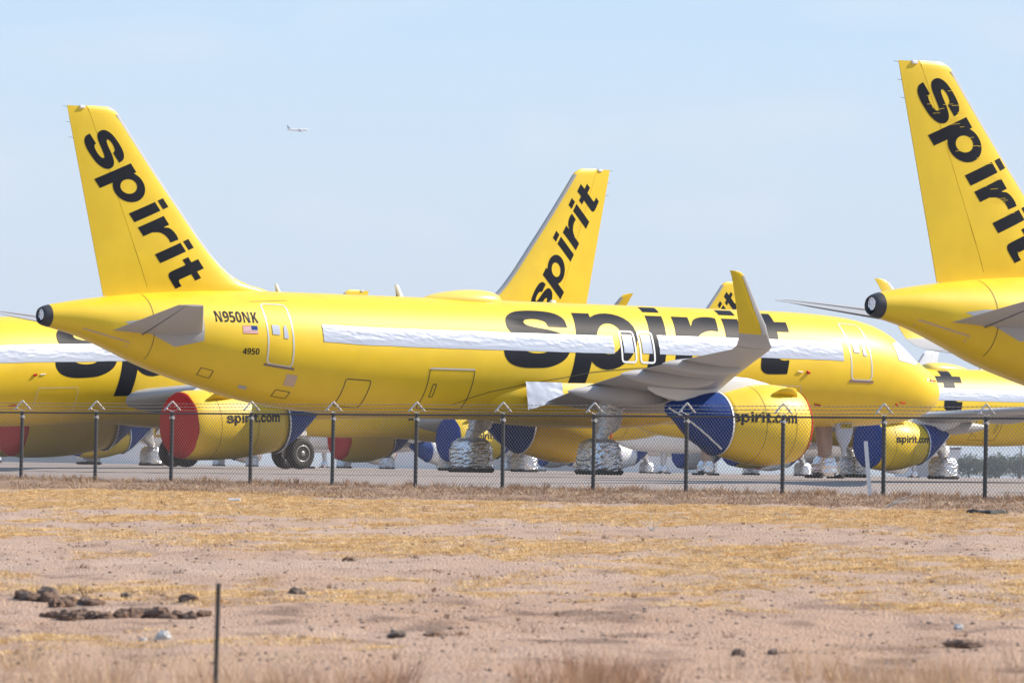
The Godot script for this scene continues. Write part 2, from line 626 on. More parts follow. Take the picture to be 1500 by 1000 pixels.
func pylon_mesh(old: bool, side: float) -> void:
	var rings := []
	var x0 := 12.6
	for q in [[11.9, 2.95, 3.02, .05], [12.3, 2.85, 3.2, .15], [13.2, 2.75, 3.38, .22], [14.2, 2.55, 3.44, .24], [15.2, 2.42, 3.3, .24], [16.2, 2.5, 3.2, .2], [17.0, 2.72, 3.1, .1], [17.4, 2.9, 3.0, .03]]:
		var r := PackedVector3Array()
		var m: float = (q[1] + q[2]) / 2
		var h: float = (q[2] - q[1]) / 2
		for j in 20:
			var a := TAU * j / 20
			r.append(P(q[0], side * 5.75 + q[3] * signf(cos(a)) * pow(absf(cos(a)), .5), m + h * signf(sin(a)) * pow(absf(sin(a)), .5)))
		rings.append(r)
	loft(rings)

func strake_mesh(old: bool, side: float, x0: float) -> void:
	var al := deg_to_rad(47)
	var rings := []
	for k in 6:
		var t := k / 5.0
		var x := x0 + 1.15 * t
		var h: float = .36 * sin(PI * pow(t, .6) * .86) * (1.0 if k < 5 else .35)
		var base := nac_at(old, x, al, side, -.02)
		var top := nac_at(old, x, al, side, maxf(.03, h))
		var n := Vector3(-side * sin(al), cos(al), 0) * lerpf(.035, .012, t)
		rings.append(PackedVector3Array([base - n, top - n * .3, top + n * .3, base + n]))
	loft(rings)

# crumpled wrap: a superellipse column, x half, y half, from z0 to z1
func wrap_mesh(cx: float, cy: float, levels: Array, amp: float, sd: float, n := 40, pw := .6) -> void:
	var rings := []
	for i in levels.size() - 1:
		var a: Array = levels[i]
		var b: Array = levels[i + 1]
		var steps := maxi(2, int(absf(b[0] - a[0]) / .03))
		for k in (steps if i < levels.size() - 2 else steps + 1):
			var t := float(k) / steps
			var z := lerpf(a[0], b[0], t)
			var hx := lerpf(a[1], b[1], t)
			var hy := lerpf(a[2], b[2], t)
			var ox := lerpf(a[3] if a.size() > 3 else 0.0, b[3] if b.size() > 3 else 0.0, t)
			var r := PackedVector3Array()
			for j in n:
				var g := TAU * j / n
				var dx := hx * signf(cos(g)) * pow(absf(cos(g)), pw)
				var dy := hy * signf(sin(g)) * pow(absf(sin(g)), pw)
				var w := 1.0 + amp * (.7 * wob.get_noise_3d((cx + dx) * 9 + sd, (cy + dy) * 9, z * 26) + .9 * absf(fine.get_noise_3d((cx + dx) * 5, (cy + dy) * 5 + sd, z * 19)) + .5 * absf(wob.get_noise_3d((dx + dy) * 5, z * 40 + dx * 22, sd)))
				r.append(P(cx + ox + dx * w, cy + dy * w, z))
			rings.append(r)
	loft(rings)

func tyre_mesh() -> void:
	var rings := []
	for q in [[-.19, .30], [-.215, .36], [-.22, .46], [-.2, .535], [-.15, .575], [-.07, .585], [.07, .585], [.15, .575], [.2, .535], [.22, .46], [.215, .36], [.19, .30]]:
		rings.append(ring_at(Vector3(q[0], 0, 0), Vector3(0, q[1], 0), Vector3(0, 0, q[1]), 36))
	loft(rings, true, true, true)

func rim_mesh() -> void:
	for sd in [-1.0, 1.0]:
		var rings := []
		for q in [[.155, .33], [.205, .325], [.212, .29], [.19, .27], [.14, .22], [.15, .12], [.2, .1], [.21, .02]]:
			rings.append(ring_at(Vector3(sd * q[0], 0, 0), Vector3(0, q[1], 0), Vector3(0, 0, sd * q[1]), 28))
		loft(rings, true, false, true, int(10 + sd))

func dome_mesh() -> void:
	var rings := []
	for i in 17:
		var t := i / 16.0
		var k := pow(sin(PI * clampf(pow(t, .62), .002, .998)), .55)
		rings.append(ring_at(P(lerpf(19.55, 22.75, t), 0, 5.84), Vector3(.62 * k + .01, 0, 0), Vector3(0, .40 * k + .01, 0), 28))
	loft(rings)

func blade_mesh(x: float, z: float, h: float, c: float) -> void:
	var rings := []
	for k in 3:
		var t := k / 2.0
		var x0 := x + h * .55 * t
		var cc := lerpf(c, c * .55, t)
		rings.append(PackedVector3Array([P(x0, 0, z + h * t), P(x0 + cc * .35, .02, z + h * t), P(x0 + cc, 0, z + h * t), P(x0 + cc * .35, -.02, z + h * t)]))
	loft(rings)

func tape_mesh(x0: float, x1: float, s0: float, s1: float, side: float, sd: float) -> void:
	var nx := int((x1 - x0) / .05)
	var ny := 16
	var g := []
	for i in nx + 1:
		var row := []
		for j in ny + 1:
			var x := lerpf(x0, x1, float(i) / nx)
			var v := float(j) / ny
			var edge := sin(PI * v)
			var al := lerpf(s0, s1, v) / 2.02 + (wob.get_noise_2d(x * 2.4 + sd, v * 3) * .006 if j == 0 or j == ny else 0.0)
			var rid := pow(1.0 - minf(1.0, absf(wob.get_noise_2d(x * .5 + sd, v * 7.0 + x * .9)) * 4.5), 2.0) + .8 * pow(1.0 - minf(1.0, absf(fine.get_noise_2d(x * .35 + sd, v * 3.2 - x * .55)) * 4.5), 2.0) + .5 * absf(wob.get_noise_2d(x * 1.1, v * 4.0 + sd)) #absf(wob.get_noise_2d(x * 3.0 + v * 6 + sd, v * 9 - x * 1.1)) + .8 * pow(1.0 - minf(1.0, absf(fine.get_noise_2d(x * .9 + sd, v * 2.6 + x * .8)) * 5.0), 2.0) + .5 * pow(1.0 - minf(1.0, absf(wob.get_noise_2d(x * 1.3 - sd, v * 4 - x * 2.0)) * 5.0), 2.0)
			row.append(fus_at(x, al, side, .010 + .015 * rid * edge))
		g.append(row)
	for i in nx:
		for j in ny: quad(g[i][j], g[i + 1][j], g[i + 1][j + 1], g[i][j + 1])
	for i in nx:
		for j in [0, ny]:
			var a := fus_at(lerpf(x0, x1, float(i) / nx), lerpf(s0, s1, float(j) / ny) / 2.02, side, -.01)
			var b := fus_at(lerpf(x0, x1, float(i + 1) / nx), lerpf(s0, s1, float(j) / ny) / 2.02, side, -.01)
			quad(g[i][j], g[i + 1][j], b, a, 1 + j)

func text_sheet(txt: String, size: float, f: Callable, mono := false) -> void:
	var tm := TextMesh.new()
	var sf := SystemFont.new()
	sf.font_names = PackedStringArray(["Droid Sans Mono" if mono else "Droid Sans"])
	sf.font_weight = 700
	tm.font = sf
	tm.text = txt
	tm.font_size = 64
	tm.pixel_size = size / 46.0
	tm.depth = 0.0
	tm.curve_step = 4.0
	tm.horizontal_alignment = HORIZONTAL_ALIGNMENT_LEFT
	var a := tm.get_mesh_arrays()
	var v: PackedVector3Array = a[Mesh.ARRAY_VERTEX]
	var ix: PackedInt32Array = a[Mesh.ARRAY_INDEX] if a[Mesh.ARRAY_INDEX] != null else PackedInt32Array()
	if ix.is_empty():
		for i in v.size(): ix.append(i)
	for i in range(0, ix.size(), 3):
		tri(f.call(v[ix[i]].x, v[ix[i]].y), f.call(v[ix[i + 1]].x, v[ix[i + 1]].y), f.call(v[ix[i + 2]].x, v[ix[i + 2]].y))

func airliner(o: Dictionary) -> Node3D:
	var th: float = deg_to_rad(o.yaw)
	var p := thing("airliner", o.label, "airliner", Vector3(o.x, o.get("y", 0.0), -o.d), o.get("group", ""))
	var fwd := Vector3(cos(th), 0, -sin(th))
	p.basis = Basis(Vector3(sin(th), 0, cos(th)), Vector3.UP, -fwd) * Basis(Vector3.RIGHT, deg_to_rad(-o.get("pitch", 0.0)))
	var body: Material = M[o.get("paint", "yellow")]
	var lvl: int = o.get("detail", 2)
	var old: bool = o.get("old", false)
	var sfx := "o" if old else "n"
	part("fuselage", cm("fus", fuselage_mesh), body, p)
	var apu := part("exhaust_cone", cm("apu", apu_mesh), M.charcoal, p)
	if lvl >= 2:
		part("foil_patch", cm("sheetapu", func(): lay([[[ell(0, .02, .17, .19)], []]], .08, .08, func(a, b): return P(37.66 + .02 * wob.get_noise_2d(a * 30, b * 30), a, 4.88 + b))), M.foil, apu)
	part("belly_fairing", cm("belly", belly_mesh), body, p)
	var tail: Material = M[o.fin] if o.has("fin") else body
	part("tail_fin", cm("fin", fin_mesh.bind(false)), tail, p)
	part("rudder", cm("rud", fin_mesh.bind(true)), tail, p)
	part("fin_leading_edge", cm("sheetfinle", fin_edge_mesh), M.bare_metal, p)
	if o.get("letters", true):
		var lift: float = o.get("lift", 0.0)
		part("fin_lettering", cm("sheetfinS%d" % int(lift * 100), func(): lay(word_polys("spirit"), .22, .22, func(a, b): return fin_letter(a, b, 1.0, lift))), M.ink, p)
		part("fin_lettering", cm("sheetfinP", func(): lay(word_polys("spirit"), .22, .22, func(a, b): return fin_letter(a, b, -1.0))), M.ink, p)
		part("fuselage_lettering", cm("sheetfusS", func(): lay(word_polys("spirit"), .4, .07, func(a, b): return fus_at(20.8 - (a + .22 * b) * 2.16, (-.21 + b * 2.14) / 2.02, 1.0, .006))), M.ink, p)
		part("fuselage_lettering", cm("sheetfusP", func(): lay(word_polys("spirit"), .4, .07, func(a, b): return fus_at(8.3 + (a + .22 * b) * 2.16, (-.21 + b * 2.14) / 2.02, -1.0, .006))), M.ink, p)
	for side in [1.0, -1.0]:
		var k := "S" if side > 0 else "P"
		var st := part("horizontal_stabilizer", cm("stab" + k, stab_mesh.bind(side, false)), M.wing_grey, p)
		part("elevator", cm("elev" + k, stab_mesh.bind(side, true)), M.wing_grey, st)
		var w := part("wing", cm("wing" + k, wing_mesh.bind(side)), M.wing_grey, p)
		part("winglet_root", cm("sharkr" + k, winglet_mesh.bind(side, 0, 4, false)), M.wing_grey, w)
		part("winglet", cm("shark" + k, winglet_mesh.bind(side, 3, 10, false)), body, w)
		part("winglet_leading_edge", cm("sheetsharkle" + k, winglet_mesh.bind(side, 3, 8, true)), M.wing_grey, w)
		part("flap_fairing", cm("can1" + k, canoe_mesh.bind(side, 4.9, 15.8, 20.1, 2.62, 2.78, .26, .34)), M.wing_grey, w)
		part("flap_fairing", cm("can2" + k, canoe_mesh.bind(side, 8.4, 16.6, 20.5, 3.18, 3.32, .24, .32)), M.wing_grey, w)
		part("flap_fairing", cm("can3" + k, canoe_mesh.bind(side, 11.6, 18.0, 21.2, 3.55, 3.62, .2, .27)), M.wing_grey, w)
		var ink: Array = o.get("inlet", ["red", "red"])
		var e := group_part("engine", p)
		part("nacelle", cm("nac" + sfx + k, nac_mesh.bind(old, side)), body if not o.has("nacelle") else M[o.nacelle], e)
		part("inlet_cover", cm("inl" + sfx + k, inlet_cover_mesh.bind(old, side)), M[ink[0 if side > 0 else 1]], e)
		part("exhaust_cover", cm("exh" + sfx + k, exhaust_cover_mesh.bind(old, side)), M.blue, e)
		part("pylon", cm("pyl" + sfx + k, pylon_mesh.bind(old, side)), M.wing_white, e)
		if lvl >= 1:
			var xr: float = 15.8 if old else 14.68
			var xi: float = 11.5 if old else 11.2
			part("nacelle_strake", cm("stk" + sfx + k, strake_mesh.bind(old, side, xi + .5)), body, e)
			part("cover_hem", cm("sheethem" + sfx + k, func():
				var pts := []
				for j in 49: pts.append(Vector2(xr - .14, TAU * j / 48))
				ribbon(pts, .07, func(a, b): return P(a, side * (5.75 + (nac_r(old, xr) + .1) * cos(b)), 1.79 + (nac_r(old, xr) + .1) * sin(b)), false, .5)), M.white, e)
			part("cover_strap", cm("strap" + sfx + k, func():
				var pts := []
				for j in 15:
					var t := j / 14.0
					pts.append(exhaust_at(old, side, lerpf(.985, .07, t), lerpf(.1, -.95, pow(t, .6)) if not old else lerpf(.9, 1.25, t), .035))
				tube(pts, .035, 6)), M.white, e)
			if o.get("letters", true):
				part("nacelle_lettering", cm("sheetnl" + sfx + k, func(): lay(word_polys("spirit.com"), .3, .2, func(a, b):
					var sc := .252
					var s0 := (14.6 if not old else 14.95)
					var x: float = s0 - (a + .1 * b) * sc if side > 0 else (12.0 if not old else 12.6) + (a + .1 * b) * sc
					var z: float = 1.86 + b * .27
					var r := nac_r(old, x)
					return nac_at(old, x, asin((z - 1.79) / r), side, .007))), M.ink, e)
			part("cowl_seam", cm("sheetcs" + sfx + k, func():
				for xx in ([12.05, 13.3] if not old else [12.4, 14.1]):
					var pts := []
					for j in 33: pts.append(Vector2(xx, -2.0 + 3.8 * j / 32))
					ribbon(pts, .016, func(a, b): return nac_at(old, a, b, side, .005), false, .5)), M.seam, e)
	# wheels and their wraps
	var gear: String = o.get("gear", "foil")
	if gear != "none":
		for side in [1.0, -1.0]:
			var k := "S" if side > 0 else "P"
			var gr := group_part("main_landing_gear", p)
			if gear == "foil":
				part("strut_wrap", cm("gsw" + k, wrap_mesh.bind(17.75, side * 3.8, [[2.95, .42, .3, -.3], [2.5, .42, .3, -.26], [1.75, .42, .28, -.2], [1.55, .38, .26, -.12], [1.35, .24, .22, .12], [1.05, .2, .2, .2]], .2, side * 7, 56, .7)), M.foil_dark, gr)
				part("wheel_wrap", cm("gww" + k, wrap_mesh.bind(17.95, side * 3.8, [[.13, .56, .66], [.2, .6, .7], [.5, .6, .72], [.85, .58, .7], [1.08, .48, .64], [1.2, .3, .5], [1.24, .1, .25]], .13, side * 3, 76, .62)), M.foil, gr)
				part("wheel_chock", cm("gch" + k, func(): box(P(17.95, side * 3.8, .085), Vector3(1.36, .165, 1.14), Basis(), .05)), M.rubber, gr)
			else:
				for q in [-.46, .46]:
					var wh := group_part("wheel", gr)
					var ty := part("tyre", cm("tyre", tyre_mesh), M.rubber, wh)
					var rm := part("rim", cm("rim", rim_mesh), M.steel, wh)
					ty.position = P(17.95, side * 3.8 + q, .585)
					rm.position = ty.position
				part("strut", cm("gst" + k, func():
					tube([P(17.95, side * 3.8, .55), P(17.9, side * 3.8, 1.6), P(17.75, side * 3.75, 2.9)], [.09, .11, .14], 12)
					tube([P(17.95, side * 3.8 - .5, .585), P(17.95, side * 3.8 + .5, .585)], .07, 10, 5)
					tube([P(17.85, side * 3.7, 1.5), P(17.6, side * 2.3, 2.6)], .06, 8, 10)), M.steel, gr)
				part("gear_door", cm("gdr" + k, func(): box(P(17.7, side * 4.35, 2.0), Vector3(.05, 1.5, .9), Basis(Vector3(0, 0, 1), side * .12), .02)), M.wing_white, gr)
		var ng := group_part("nose_landing_gear", p)
		part("strut_wrap", cm("ngs", wrap_mesh.bind(5.07, -.05, [[2.2, .3, .26, .1], [1.5, .28, .24, .05], [1.1, .24, .22], [.75, .22, .22]], .16, 4.0, 30, .75)), M.paper_tan if lvl >= 2 else M.foil_dark, ng)
		part("wheel_wrap", cm("ngw", wrap_mesh.bind(5.12, .0, [[.07, .3, .34], [.2, .4, .42], [.5, .4, .42], [.74, .26, .34], [.84, .08, .2]], .13, 2.0, 40, .7)), M.foil, ng)
		part("wheel_chock", cm("ngc", func():
			box(P(5.6, 0, .06), Vector3(.9, .12, .18), Basis(), .03)
			box(P(4.6, 0, .06), Vector3(.9, .12, .18), Basis(), .03)), M.rubber, ng)
		if lvl >= 3:
			var bag := part("bag", cm("ngb", wrap_mesh.bind(4.75, .62, [[.8, .06, .05], [1.05, .1, .07], [1.5, .34, .12], [1.85, .4, .13], [2.1, .34, .12], [2.18, .1, .08]], .09, 6.0, 36, .8)), M.white_film, ng)
			part("bag_label", cm("sheetbl", func(): quad(P(5.0, .79, 1.8), P(4.5, .79, 1.8), P(4.5, .79, 1.97), P(5.0, .79, 1.97))), M.label_yellow, bag)
			part("bag_label_text", cm("sheetblt", func(): text_sheet("ENSIL", .13, func(a, b): return P(4.98 - a * .95, .797, 1.885 + b))), M.ink, bag)
	if lvl < 1: return p
	# skin details
	var s1: Array = [1.0, -1.0] if not o.has("see") else [o.see]
	for side in s1:
		var k := "S" if side > 0 else "P"
		var F := func(a, b): return fus_at(a, b / 2.02, side, .008)
		var tl: Array = [[16.0, 27.95, .30, .93], [5.85, 14.05, .33, 1.02]] if side > 0 else [[16.0, 27.95, .33, 1.0], [5.85, 14.05, .33, 1.02], [13.9, 16.1, .34, 1.0]]
		for i in tl.size():
			var q: Array = tl[i]
			part("window_cover", cm("sheettape%d%s" % [i, k], tape_mesh.bind(q[0], q[1], q[2], q[3], side, i * 13.0 + side)), M.white_film, p)
		for dq in [[4.55, -.33, 2.02, 0.0], [29.12, -.70, 1.70, -.26]]:
			var dx: float = dq[0]
			var b0: float = dq[1]
			var b1: float = dq[2]
			var bz: float = dq[3]
			var wd := .95
			var dr := part("door", cm("sheetdoor%d%s" % [int(dx), k], func(): ribbon(rounded(dx, b0, dx + wd, b1, .16), .055, F)), M.steel_bright, p)
			part("sill", cm("sheetsill%d%s" % [int(dx), k], func(): ribbon([Vector2(dx - .1, b0 - .05), Vector2(dx + wd + .1, b0 - .05)], .09, func(a, b): return fus_at(a, b / 2.02, side, .013), false)), M.brown, dr)
			part("window_cover", cm("sheetdwin%d%s" % [int(dx), k], func(): lay([[[rect2(dx + .5, .66 + bz, dx + .78, 1.02 + bz)], []]], .2, .1, func(a, b): return fus_at(a, b / 2.02, side, .014))), M.white_film, dr)
			part("handle_cover", cm("sheetdhan%d%s" % [int(dx), k], func(): lay([[[PackedVector2Array([Vector2(dx + .18, .56 + bz), Vector2(dx + .36, .56 + bz), Vector2(dx + .34, .95 + bz), Vector2(dx + .26, 1.08 + bz), Vector2(dx + .22, .95 + bz)])], []]], .2, .1, func(a, b): return fus_at(a, b / 2.02, side, .014))), M.white_film, dr)
		if side > 0:
			for dx in [15.08, 14.28]:
				var dr := part("overwing_exit", cm("sheetowe%d%s" % [int(dx), k], func(): ribbon(rounded(dx, .03, dx + .6, 1.12, .1), .07, func(a, b): return fus_at(a, b / 2.02, side, .012))), M.white, p)
				part("window_cover", cm("sheetowc%d%s" % [int(dx), k], func(): lay([[[rect2(dx + .09, .34, dx + .51, 1.0)], []]], .1, .08, func(a, b): return fus_at(a, b / 2.02, side, .012 + .02 * absf(wob.get_noise_2d(a * 9, b * 9))))), M.white_film, dr)
		# cargo doors, access panels, painted lines
		part("cargo_door", cm("sheetcargo" + k, func():
			ribbon(rounded(21.85, -2.02, 23.68, -.4, .1), .035, F)), M.seam, p)
		part("door_handle", cm("sheetcargoh" + k, func(): ribbon(rounded(23.3, -1.42, 23.44, -.93, .02), .035, F)), M.seam, p)
		part("cargo_door", cm("sheetcargob" + k, func(): ribbon(rounded(7.7, -1.9, 9.5, -.62, .1), .03, F)), M.pale_line, p)
		part("cargo_door_trim", cm("sheetcargot" + k, func(): ribbon([Vector2(21.85, -.38), Vector2(23.68, -.38)], .05, func(a, b): return fus_at(a, b / 2.02, side, .012), false)), M.steel_bright, p)
		part("bulk_door", cm("sheetbulk" + k, func(): ribbon(rounded(25.95, -2.15, 26.95, -.9, .08), .035, F)), M.seam, p)
		part("access_panel", cm("sheetpan1" + k, func(): ribbon(rounded(28.85, -2.08, 29.4, -1.7, .03), .03, F)), M.seam, p)
		part("access_panel", cm("sheetpan2" + k, func(): ribbon(rounded(31.8, -2.0, 32.25, -1.52, .03), .03, F)), M.seam, p)
		part("static_port_cover", cm("sheetpan3" + k, func(): lay([[[rect2(28.82, -1.44, 29.24, -.97)], []]], .1, .1, F)), M.tan_tape, p)
		part("static_port_cover", cm("sheetpan4" + k, func(): lay([[[rect2(30.4, -2.06, 30.7, -1.88)], []]], .1, .1, F)), M.wing_grey, p)
		part("tail_panel", cm("sheettp" + k, func():
			var G := func(a, b): return fus_z(a, b, side, .008)
			ribbon([Vector2(36.42, 4.33), Vector2(36.38, 4.47), Vector2(34.82, 4.06), Vector2(34.86, 3.9)], .04, G, false)), M.tan_tape, p)
		part("skin_seam", cm("sheetseam" + k, func():
			var pts := []
			for j in 17: pts.append(Vector2(34.1, -2.2 + 4.9 * j / 16))
			ribbon(pts, .018, F, false)), M.seam, p)
		part("fairing_seam", cm("sheetseamf" + k, func():
			ribbon([Vector2(22.3, -1.75), Vector2(21.77, -1.44), Vector2(21.04, -1.16), Vector2(19.59, -.82), Vector2(18.08, -.56), Vector2(16.96, -.35), Vector2(15.38, -.19), Vector2(13.5, -.1)], .025, F, false)), M.seam, p)
		part("drip_rail", cm("sheetseamd" + k, func(): ribbon([Vector2(30.4, 1.8), Vector2(28.9, 1.98)], .018, F, false)), M.seam, p)
		part("stabilizer_scuff_plate", cm("sheetscuff" + k, func(): lay([[[PackedVector2Array([Vector2(35.1, 4.71), Vector2(34.57, 4.51), Vector2(33.36, 3.94), Vector2(32.39, 4.16), Vector2(32.36, 4.83), Vector2(34.5, 4.8)])], []]], .2, .1, func(a, b): return fus_z(a, b, side, .006))), M.wing_grey, p)
		part("cockpit_window_cover", cm("sheetcock" + k, func(): lay([[[PackedVector2Array([Vector2(1.72, 4.22), Vector2(2.1, 4.12), Vector2(3.12, 4.26), Vector2(3.2, 4.86), Vector2(2.5, 5.0), Vector2(2.05, 4.72)])], []]], .12, .1, func(a, b): return fus_z(a, b, side, .012))), M.white_film, p)
		if lvl >= 2:
			for q in [[1.05, 3.52, .1, .1], [1.32, 3.55, .05, .12], [1.42, 3.55, .05, .12]]:
				part("probe_cover", cm("sheetprobe%d%s" % [int(q[0] * 100), k], func(): lay([[[rect2(q[0], q[1], q[0] + q[2], q[1] + q[3])], []]], .1, .1, func(a, b): return fus_z(a, b, side, .012))), M.white, p)
			for q in [[.75, 3.57, .5, .04], [2.6, 2.75, .28, .05], [2.95, 2.68, .12, .06], [6.6, 2.6, .3, .05], [7.75, 3.74, .22, .04], [7.45, 3.72, .12, .1]]:
				part("warning_streamer", cm("stream%d%s" % [int(q[0] * 100), k], func():
					var c := fus_z(q[0], q[1], side, .02)
					var d := fus_z(q[0] + q[2], q[1] + .03, side, .03)
					tube([c, c.lerp(d, .5) + Vector3(0, -.02, 0), d], q[3] * .5, 5)), M.red if q[0] < 7.6 else M.white, p)
	for q in [[28.45, .28, .2], [23.5, .42, .3], [17.1, .1, .35]]:
		part("antenna", cm("blade%d" % int(q[0]), blade_mesh.bind(q[0], 5.9, q[1], q[2])), M.white, p)
	part("antenna_dome", cm("dome", dome_mesh), M.dome_yellow, p)
	for i in 3:
		part("static_wick", cm("wick%d" % i, func():
			var z := 11.66 - i * .5
			tube([P(fin_te(z) - .03, 0, z), P(fin_te(z) + .17, 0, z + .02)], .007, 5)), M.charcoal, p)
	part("tape_patch", cm("tp", func(): box(P(36.3, 0, 11.68), Vector3(.2, .1, .2), Basis(), .02)), M.white, p)
	return p

func fin_letter(a: float, b: float, side: float, lift := 0.0) -> Vector3:
	var x: float
	var z: float
	if side > 0:
		x = 34.52 - (a - 2.86) * .637 - b * .967
		z = 8.28 - (a - 2.86) * .84 + b * .418 + lift
	else:
		x = 34.6 + (a - 2.86) * .56 - b * .70
		z = 7.96 + (a - 2.86) * .86 + b * .727
	return P(x, side * (fin_y(x, z) + .006), z)

# ---------------------------------------------------------------- land
const FENCE_AT := Vector2(0, 129.4)   # a point of the fence line: metres right, metres away
const FENCE_N := Vector2(.717, .697)
const FENCE_DIR := Vector2(.697, -.717)

func behind_fence(x: float, d: float) -> float:
	return x * FENCE_N.x + (d - FENCE_AT.y) * FENCE_N.y

func base_height(x: float, d: float) -> float:
	var q := behind_fence(x, d)
	if q <= 0: return -.40 + .0186 * maxf(q, -100.0)
	var t := minf(q / 28.0, 1.0)
	return -.40 + .40 * t * t * (3 - 2 * t)

func land_height(x: float, d: float) -> float:
	var q := behind_fence(x, d)
	var h := base_height(x, d)
	var rough := 1.0 - smoothstep(1.0, 4.0, q)
	h += rough * (wob.get_noise_2d(x * .35, d * .35) * .07 + fine.get_noise_2d(x * .9, d * .9) * .06)
	# a low bank of swept soil in front of the fence
	h += .07 * exp(-pow((q + 4.5) / 2.2, 2.0)) * (1.0 + wob.get_noise_2d(x * .8, d * .8))
	return h - .05 * smoothstep(2.0, 4.0, q)

# how much dry golden grass grows here, 0 to 1
func gold(x: float, d: float) -> float:
	var q := behind_fence(x, d) + wob.get_noise_2d(x * .12 + 40, d * .12) * 5.0
	var along := x * FENCE_DIR.x
	var b := smoothstep(-8.0, -9.5, q) * (1.0 - smoothstep(-20.0, -27.0, q))
	b = maxf(b, .85 * smoothstep(-29.0, -32.0, q) * (1.0 - smoothstep(-36.5, -40.0, q)))
	b = maxf(b, .55 * smoothstep(-38.0, -40.0, q) * (1.0 - smoothstep(-45.0, -49.0, q)) * smoothstep(0.0, 3.0, x))
	b = maxf(b, .5 * smoothstep(.12, .4, wob.get_noise_2d(x * .22 + 11, d * .2 + 5)) * (1.0 - smoothstep(-10.0, -8.0, q)))
	var n := wob.get_noise_2d(x * .8, d * .35) * .5 + fine.get_noise_2d(x * .7, d * .3) * .8
	return clampf(b * 1.0 + n * 1.4 - .1, 0, 1) * signf(b)

func land_color(x: float, d: float) -> Color:
	var q := behind_fence(x, d)
	var pink := Color(.67, .50, .39)
	var tan_c := Color(.62, .42, .295)
	var straw := Color(.66, .46, .25)
	var brown := Color(.26, .165, .115)
	var n := wob.get_noise_2d(x * .25, d * .16) * .5 + fine.get_noise_2d(x * .4, d * .3) * .5
	var c := pink.lerp(tan_c, clampf(.45 + n * 1.2 + smoothstep(-44.0, -52.0, q) * .5, 0, 1))
	c = c.lerp(straw, gold(x, d) * .75)
	var k := smoothstep(-9.5, -7.5, q) * (1.0 - smoothstep(1.5, 3.0, q))
	c = c.lerp(brown.lerp(straw, clampf(.4 + fine.get_noise_2d(x * 1.6, d * 1.2), 0, 1)), k * .75)
	var dirt := smoothstep(.12, .5, fine.get_noise_2d(x * .8 + 90, d * .45) + .2 * wob.get_noise_2d(x * 2.0, d * 2.0))
	c = c.lerp(brown, dirt * (.34 + .45 * smoothstep(-46.0, -50.0, q) * (1.0 - smoothstep(-57.0, -60.0, q))))
	return c

func axis_steps(lo: float, hi: float, step: float, far_lo: float, far_hi: float) -> PackedFloat32Array:
	var a := PackedFloat32Array()
	var s := step
	var v := lo
	var left := []
	while v > far_lo:
		s *= 1.35
		v -= s
		left.append(maxf(v, far_lo))
	left.reverse()
	for q in left: a.append(q)
	v = lo
	while v < hi:
		a.append(v); v += step
	s = step
	while v < far_hi:
		a.append(v); s *= 1.35; v += s
	a.append(far_hi)
	return a

